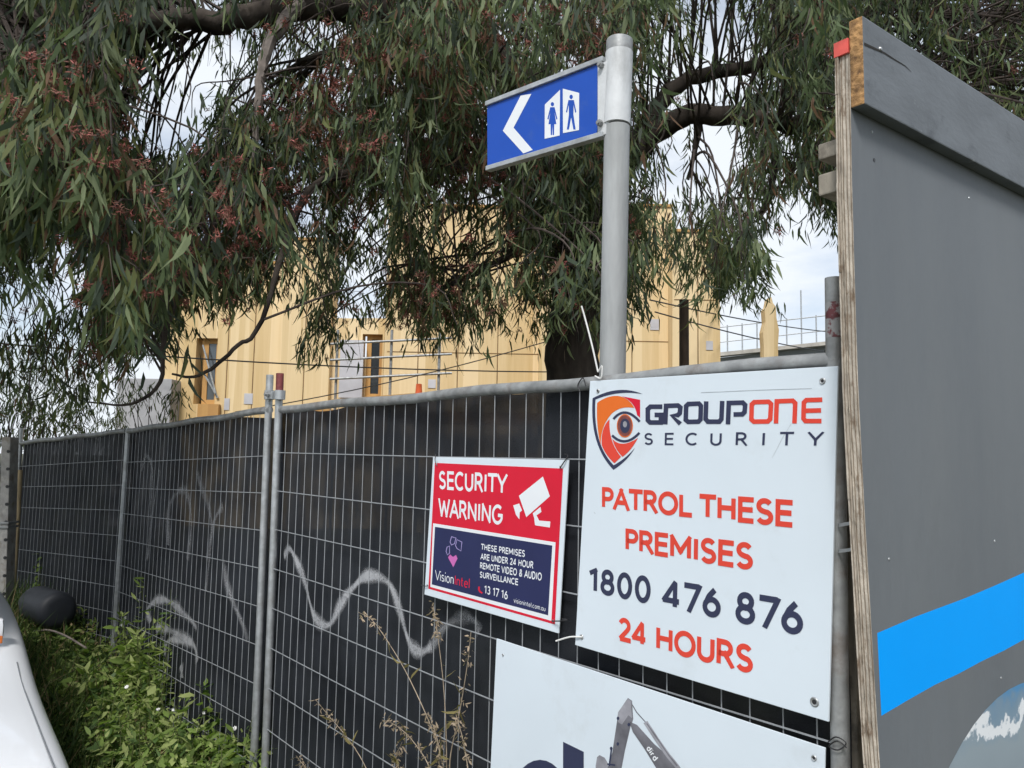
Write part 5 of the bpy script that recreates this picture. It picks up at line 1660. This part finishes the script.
# blossom: little bundles of fine filaments
fsel = np.where(RNG.uniform(0, 1, len(pts)) < (.04 + fl * 1.0))[0]
nb = 40
c0 = np.repeat(pts[fsel] + np.array([0, 0, -.1]) + RNG.normal(0, .05, (len(fsel), 3)), nb * 3, 0)
sub = np.repeat(RNG.normal(0, .075, (len(fsel) * 3, 3)), nb, 0)
c0 = c0 + sub
D = norm(RNG.normal(0, 1, c0.shape)); S = norm(np.cross(D, RNG.normal(0, 1, c0.shape)))
leaf_mesh('blossom', c0 + RNG.normal(0, .012, c0.shape), D, S, RNG.uniform(.016, .034, len(c0)), RNG.uniform(.003, .007, len(c0)), RNG.normal(0, .2, len(c0)), [BLOS, BLOS2], (RNG.uniform(0, 1, len(c0)) < .25).astype(int), tree)

# ------------------------------------------------------------------ second tree behind the hoarding
tp2 = atY(965, 455, 9.5); g2 = ground_z(tp2.x, tp2.y)
tree2 = thing('gum_tree', 'olive brown small leaved gum tree showing above the grey hoarding', 'tree', Vector((tp2.x, tp2.y, g2)))
b = MB(); b.tube([Vector((tp2.x, tp2.y, g2 - .1)), Vector((tp2.x + .1, tp2.y, g2 + 2)), Vector((tp2.x - .1, tp2.y + .1, g2 + 4)), Vector((tp2.x + .2, tp2.y, g2 + 6.2))], [.2, .16, .12, .03], 12)
b.build('trunk', M['bark'], tree2, True)
b = MB()
for k in range(14):
    z = g2 + 3.3 + k * .21; a_ = k * 2.4
    s_ = Vector((tp2.x, tp2.y, z)); e = s_ + Vector((cos(a_) * 1.35, sin(a_) * 1.3, .7 + .3 * sin(k)))
    b.tube(catmull([s_, s_.lerp(e, .5) + Vector((0, 0, .2)), e], 4), [.05 - .0045 * i for i in range(9)], 6)
b.build('limbs', M['bark'], tree2, True)
px = RNG.uniform(800, 1330, 3600); py = RNG.uniform(-330, 240, 3600); Z = RNG.uniform(8.2, 11.2, 3600)
pp = atYn(px, py, Z)
lowr = np.interp(px, [800, 850, 900, 1000, 1100, 1330], [60, 140, 170, 230, 240, 200])
d2 = np.clip((lowr - py) / 30, 0, 1)
for (cx, cy, rx, ry) in ((1005, 92, 26, 22), (905, 35, 18, 14), (965, 20, 12, 16), (880, 62, 10, 10), (1040, 60, 20, 20)):
    d2 *= np.where(((px - cx) / rx) ** 2 + ((py - cy) / ry) ** 2 < 1, .15, 1)
pp = pp[RNG.uniform(0, 1, len(pp)) < d2]
pal2 = np.tile(np.array([.25, .12, .15, .2, .45]), (len(pp), 1)) * RNG.uniform(.3, 1.7, (len(pp), 5))
arr = make_sprays(pp, 22, (.06, .11), pal2, .12, .3)
leaf_mesh('crown', *arr[:6], LEAFM, arr[6], tree2)

# ------------------------------------------------------------------ sparse shrubs beyond the far panel
def shrub(name, label, px0, py0, Y, xr, yr, n, pal, per=10, ll=(.06, .11), zr_=.8):
    p0 = atY(px0, py0, Y); gz = ground_z(p0.x, p0.y)
    root = thing(name, label, 'shrub', Vector((p0.x, p0.y, gz)), 0, 'shrubs beyond the far panel')
    px = RNG.uniform(*xr, n); py = RNG.uniform(*yr, n); Z = Y + RNG.uniform(-zr_, zr_, n)
    P_ = atYn(px, py, Z)
    b = MB()
    for i in range(0, n, 5):
        e = Vector(P_[i]); s_ = Vector((p0.x + random.uniform(-.4, .4), p0.y + random.uniform(-.1, .1), gz))
        mid = s_.lerp(e, .55) + Vector((0, 0, .25))
        b.tube(catmull([s_, mid, e], 4), [.009 - .0009 * k for k in range(9)], 5, caps=False)
    b.build('stems', M['twig'], root, True)
    arr = make_sprays(P_, per, ll, np.tile(np.array(pal), (n, 1)), .1, .22)
    leaf_mesh('foliage', *arr[:6], LEAFM, arr[6], root)
shrub('shrub', 'sparse grey leaved shrub against the sky at the left edge', 10, 455, 8.5, (-90, 95), (335, 430), 230, [.3, .2, .4, .1, .1], 14)
shrub('shrub', 'yellow green low shrub just above the far fence rail', 80, 455, 9.0, (20, 128), (392, 440), 80, [.25, .3, .1, .05, .7], 14)
shrub('shrub', 'drooping dark shrub in front of the concrete wall stub', 150, 455, 8.2, (115, 188), (372, 425), 36, [.3, .1, .5, .15, .05], 10)

# ------------------------------------------------------------------ grass and weeds by the fence
GR = [leaf_mat('grass_green', (.055, .095, .03), .4, .3, .6), leaf_mat('grass_light', (.10, .14, .045), .4, .3, .6), leaf_mat('grass_dry', (.24, .19, .10), .35, .2, .7)]
def grass():
    n = 16000
    d = RNG.uniform(1.6, 8.5, n); nn = RNG.uniform(.35, 1.36, n)
    far = RNG.uniform(0, 1, n) < .18
    nn = np.where(far, RNG.uniform(1.42, 2.2, n), nn)
    F = np.array(FD); Nn = np.array(FN)
    P_ = F[None] * d[:, None] + Nn[None] * nn[:, None]
    # follow the far panel's turn
    P_[:, 2] = [ground_z(x, y) for x, y in P_[:, :2]]
    D = RNG.normal(0, .38, (n, 3)); D[:, 2] = 1; D = norm(D)
    a = RNG.uniform(0, 2 * pi, n); S = np.stack([np.cos(a), np.sin(a), np.zeros(n)], 1); S = norm(S - D * np.sum(S * D, 1, keepdims=True))
    ln = RNG.uniform(.14, .42, n) * (1 + .3 * np.sin(P_[:, 0] * 3) * np.cos(P_[:, 1] * 2.3))
    mi = np.searchsorted([.55, .85, 1.01], RNG.uniform(0, 1, n))
    o = leaf_mesh('grass', P_, D, S, ln, RNG.uniform(.006, .013, n), RNG.normal(0, .35, n), GR, mi, None, None)
    tag(o, 'unmown green and straw coloured grass along the foot of the fence', 'grass', kind='stuff')
grass()
def cover():
    n = 24000
    d = RNG.uniform(1.8, 7.2, n); nn = RNG.uniform(.35, 1.35, n)
    P_ = np.array(FD)[None] * d[:, None] + np.array(FN)[None] * nn[:, None]
    lump = .5 + .5 * np.sin(P_[:, 0] * 4.1 + 1) * np.cos(P_[:, 1] * 3.3)
    P_[:, 2] = [ground_z(x, y) for x, y in P_[:, :2]]
    P_[:, 2] += RNG.uniform(0, 1, n) ** .7 * (.12 + .20 * lump)
    a = RNG.uniform(0, 2 * pi, n)
    D = np.stack([np.cos(a), np.sin(a), RNG.normal(.3, .7, n)], 1); D = norm(D)
    S = np.stack([-np.sin(a), np.cos(a), RNG.normal(0, .8, n)], 1); S = norm(S - D * np.sum(S * D, 1, keepdims=True))
    ln = RNG.uniform(.02, .06, n)
    mi = np.searchsorted([.42, .62, .9, 1.01], RNG.uniform(0, 1, n))
    o = leaf_mesh('ground_cover', P_, D, S, ln, ln * RNG.uniform(.25, .55, n), RNG.normal(0, .25, n), WM + [GR[2]], mi, None, None, broad=True)
    tag(o, 'tangled low green ground cover between the car and the fence', 'ground cover', kind='stuff')
WM = [leaf_mat('weed_leaf', (.19, .27, .07), .4, .4, .55), leaf_mat('weed_leaf_light', (.36, .42, .16), .35, .4, .55), leaf_mat('weed_leaf_dark', (.08, .135, .04), .4, .3, .5)]
cover()
PETAL = mat('white_petal', (.75, .75, .74), .6, 0, .05, 20)
STEM = mat('weed_stem', (.10, .12, .04), .7, 0, .3, 20)
def weed(loc, h, label, flowers=2, lean=(0, 0), leaf=(.03, .085), nst=8):
    root = thing('leafy_weed', label, 'weed', loc, 0, 'leafy weeds by the fence')
    k_ = random.random(); asp = random.uniform(.22, .6); leaf = (leaf[0] * (.8 + k_ * .9), leaf[1] * (.7 + k_ * .9)); bias = random.uniform(-.25, .25)
    b = MB(); LB, LD, LS, LL = [], [], [], []
    tips = []
    for k in range(nst):
        a_ = random.uniform(0, 2 * pi); r_ = random.uniform(.02, .26)
        hh = h * random.uniform(.6, 1.15)
        top_ = Vector(loc) + Vector((cos(a_) * r_ + lean[0], sin(a_) * r_ + lean[1], hh))
        s_ = Vector(loc) + Vector((cos(a_) * .03, sin(a_) * .03, 0))
        P_ = catmull([s_, s_.lerp(top_, .5) + Vector((random.uniform(-.04, .04), random.uniform(-.04, .04), .04)), top_], 5)
        b.tube(P_, [.004 - .00028 * i for i in range(len(P_))], 5, caps=False)
        tips.append(top_)
        for j in range(38):
            t = random.uniform(.1, 1.0)
            p = P_[min(len(P_) - 1, int(t * (len(P_) - 1)))] + Vector((random.uniform(-.03, .03), random.uniform(-.03, .03), random.uniform(-.03, .03)))
            az = random.uniform(0, 2 * pi)
            LB.append(p); LD.append((cos(az), sin(az), random.uniform(-.8, .9))); LL.append(random.uniform(*leaf) * (1.15 - .5 * t))
            LS.append((-sin(az), cos(az), random.uniform(-.9, .9)))
    b.build('stem', STEM, root, True)
    LB = np.array(LB); LD = norm(np.array(LD)); LS = np.array(LS); LS = norm(LS - LD * np.sum(LS * LD, 1, keepdims=True)); LL = np.array(LL)
    n = len(LB)
    mi = np.searchsorted([.45 + bias, .8 + bias * .6, 1.3], RNG.uniform(0, 1, n))
    leaf_mesh('foliage', LB, LD, LS, LL, LL * RNG.uniform(.8, 1.2, n) * asp, RNG.normal(0, .12, n), WM, mi, root, broad=True)
    for k in range(flowers):
        p = random.choice(tips) + Vector((random.uniform(-.03, .03), random.uniform(-.03, .03), random.uniform(.0, .05)))
        fb = MB(); tilt = Matrix.Rotation(random.uniform(-1, 1), 3, 'X') @ Matrix.Rotation(random.uniform(-1, 1), 3, 'Y')
        for q_ in range(7):
            a_ = 2 * pi * q_ / 7
            e = tilt @ Vector((cos(a_), sin(a_), .5)) * .012; f_ = tilt @ Vector((-sin(a_), cos(a_), 0)) * .0045
            fb.add([p, p + e * .6 + f_, p + e, p + e * .6 - f_], [(0, 1, 2, 3)])
        fb.tube([p + Vector((0, 0, -.004)), p + Vector((0, 0, .006))], [.007, .004], 8)
        fb.build('flower', PETAL, root)
    return root
spots = [(142, 640, 4.95), (156, 672, 4.6), (133, 652, 5.0), (148, 662, 4.8), (165, 690, 4.5), (185, 705, 4.25), (205, 722, 4.0), (222, 742, 3.8), (150, 715, 4.2), (120, 700, 4.6), (175, 745, 3.9), (140, 750, 3.8), (240, 760, 3.6), (105, 735, 3.9), (200, 768, 3.6), (118, 768, 3.55), (160, 790, 3.4), (225, 790, 3.4),
         (95, 672, 5.3), (80, 700, 4.9), (98, 655, 5.8)]
looks = ['tallest broad leaved weed climbing the mesh just right of the left fence post', 'tall bright weed in front of the tallest one', 'leafy weed at the foot of the left fence post', 'bright weed with two white flowers just right of the left fence post', 'leafy weed halfway along the cloth with curled scribbles', 'bright green weed under the sprayed white arcs',
         'leafy weed with white flowers leaning on the mesh below the sprayed dot', 'pale weed near the foot of the clamped posts', 'broad leaved weed in the middle of the weed patch', 'dark weed between the car and the left fence post',
         'light green weed in front of the mesh, below the middle of the patch', 'weed with a single white flower nearest the middle of the car', 'weed tucked against the clamped posts', 'dark low weed beside the car bonnet', 'leafy weed cut off by the bottom edge, right of centre of the patch',
         'leafy weed cut off by the bottom edge nearest the car', 'lowest weed at the bottom edge in the middle of the patch', 'lowest weed at the bottom edge beside the clamped posts', 'small weed in the grass behind the patch', 'small dark weed between dark drum and car', 'weed nearest the dark drum']
for i, (x, y, Y) in enumerate(spots):
    p = atY(x, y, Y); gz = ground_z(p.x, p.y)
    h = max(.16, p.z - gz + (.36 if i < 2 else .24 if i < 5 else .13))
    weed(Vector((p.x, p.y, gz)), h, looks[i], leaf=(.06, .12) if i in (0, 1, 3, 6, 9) else (.03, .085), nst=10 if i < 2 else 8, flowers=[2, 1, 1, 2, 1, 0, 2, 1, 1, 0, 1, 1, 1, 0, 0, 0, 0, 1, 0, 0, 0][i])
# creeper on the far stake
p = fence3(27, 560, -.05); gz = ground_z(p.x, p.y)
weed(Vector((p.x, p.y, gz)), fence3(27, 532, -.05).z - gz, 'thin creeper climbing the end post behind the dark drum', 0, leaf=(.04, .06), nst=3)
# bent pale stick
pts_ = [atY(x, y, Y) for x, y, Y in ((16, 636, 5.7), (32, 632, 5.5), (48, 630, 5.3), (66, 636, 5.1), (86, 648, 4.9))]
b = MB(); b.tube(catmull(pts_, 5), .006, 6); o = b.build('dead_stick', M['grey_twig'], None, True, loc=pts_[2]); tag(o, 'pale bent dead stick lying over the grass before the dark drum', 'stick')

# dry seeding stalks in front of the middle of the mesh
DRY = mat('dry_stalk', (.31, .25, .18), .8, 0, .3, 30); SEED = leaf_mat('dry_seed', (.38, .30, .22), .35, .3, .7)
DRYL = leaf_mat('dry_leaf', (.20, .17, .07), .4, .3, .7)
def stalk(pxs, off, label, nseed=30, r=.0016, tuft=.35, side=0):
    P_ = catmull([fence1(x, y, off) for x, y in pxs], 7)
    e = P_[0]; gz = ground_z(e.x, e.y)
    root = thing('dry_weed', label, 'dry weed', Vector((e.x, e.y, gz)), 0, 'dry weeds before the mesh')
    b = MB(); b.tube([Vector((e.x, e.y, gz))] + P_, [r * 1.4] + [r * (1.25 - .8 * i / len(P_)) for i in range(len(P_))], 5, caps=False)
    b.build('stem', DRY, root, True)
    LB = []; LD = []
    for k in range(int(nseed * 1.5)):
        t = 1 - tuft * random.random() ** .8
        p = P_[min(len(P_) - 1, int(t * (len(P_) - 1) + .5))] + Vector((random.uniform(-.012, .012), random.uniform(-.012, .012), random.uniform(-.012, .012)))
        LB.append(tuple(p)); LD.append((random.uniform(-.8, .8), random.uniform(-.8, .8), random.uniform(-1, .5)))
    LB = np.array(LB); LD = norm(np.array(LD)); S = norm(np.cross(LD, RNG.normal(0, 1, LD.shape)))
    n = len(LB)
    leaf_mesh('seed_head', LB, LD, S, RNG.uniform(.010, .023, n), RNG.uniform(.003, .006, n), RNG.normal(0, .2, n), [SEED], np.zeros(n, int), root, broad=True)
    LB = np.array([tuple(random.choice(P_[:int(len(P_) * .7)])) for k in range(7)]); LD = norm(RNG.normal(0, 1, (7, 3)) + np.array([0, 0, .3])); S = norm(np.cross(LD, RNG.normal(0, 1, LD.shape)))
    leaf_mesh('leaf', LB, LD, S, RNG.uniform(.03, .06, 7), RNG.uniform(.006, .012, 7), RNG.normal(0, .4, 7), [DRYL], np.zeros(7, int), root, broad=True)
stalk([(450, 800), (436, 740), (410, 680), (390, 645), (372, 620), (358, 612)], -.06, 'tall dry stalk arching left with hanging seeds', 26, .0015, .4)
stalk([(447, 800), (446, 730), (443, 680), (437, 630), (433, 605)], -.05, 'upright dry stalk below the left corner of the red sign', 40, .0014, .3)
stalk([(452, 800), (450, 760), (460, 710), (468, 660), (471, 632)], -.05, 'greenish dry stalk beside the excavator sign', 34, .0018, .6)
stalk([(380, 800), (362, 760), (345, 735), (328, 715), (316, 700)], -.07, 'short dry stalk leaning left, lowest in the middle', 40, .0014, .6)
stalk([(425, 800), (430, 770), (412, 740), (395, 725), (382, 720)], -.08, 'bushy dry stalk bent left under the spray line', 60, .0014, .7)
stalk([(432, 800), (440, 760), (436, 735), (428, 712)], -.08, 'bushy dry stalk in the middle of the dry clump', 70, .0014, .8)
stalk([(470, 800), (468, 770), (463, 740), (456, 715)], -.06, 'thin reddish dry stalk right of the dry clump', 40, .0016, .6)
stalk([(322, 800), (318, 785), (306, 768), (296, 756)], -.1, 'dry tuft at the bottom edge right of the clamped posts', 50, .0014, .8)
stalk([(400, 800), (404, 780), (396, 760), (402, 742)], -.1, 'small dry tuft at the bottom edge left of the clump', 60, .0014, .9)
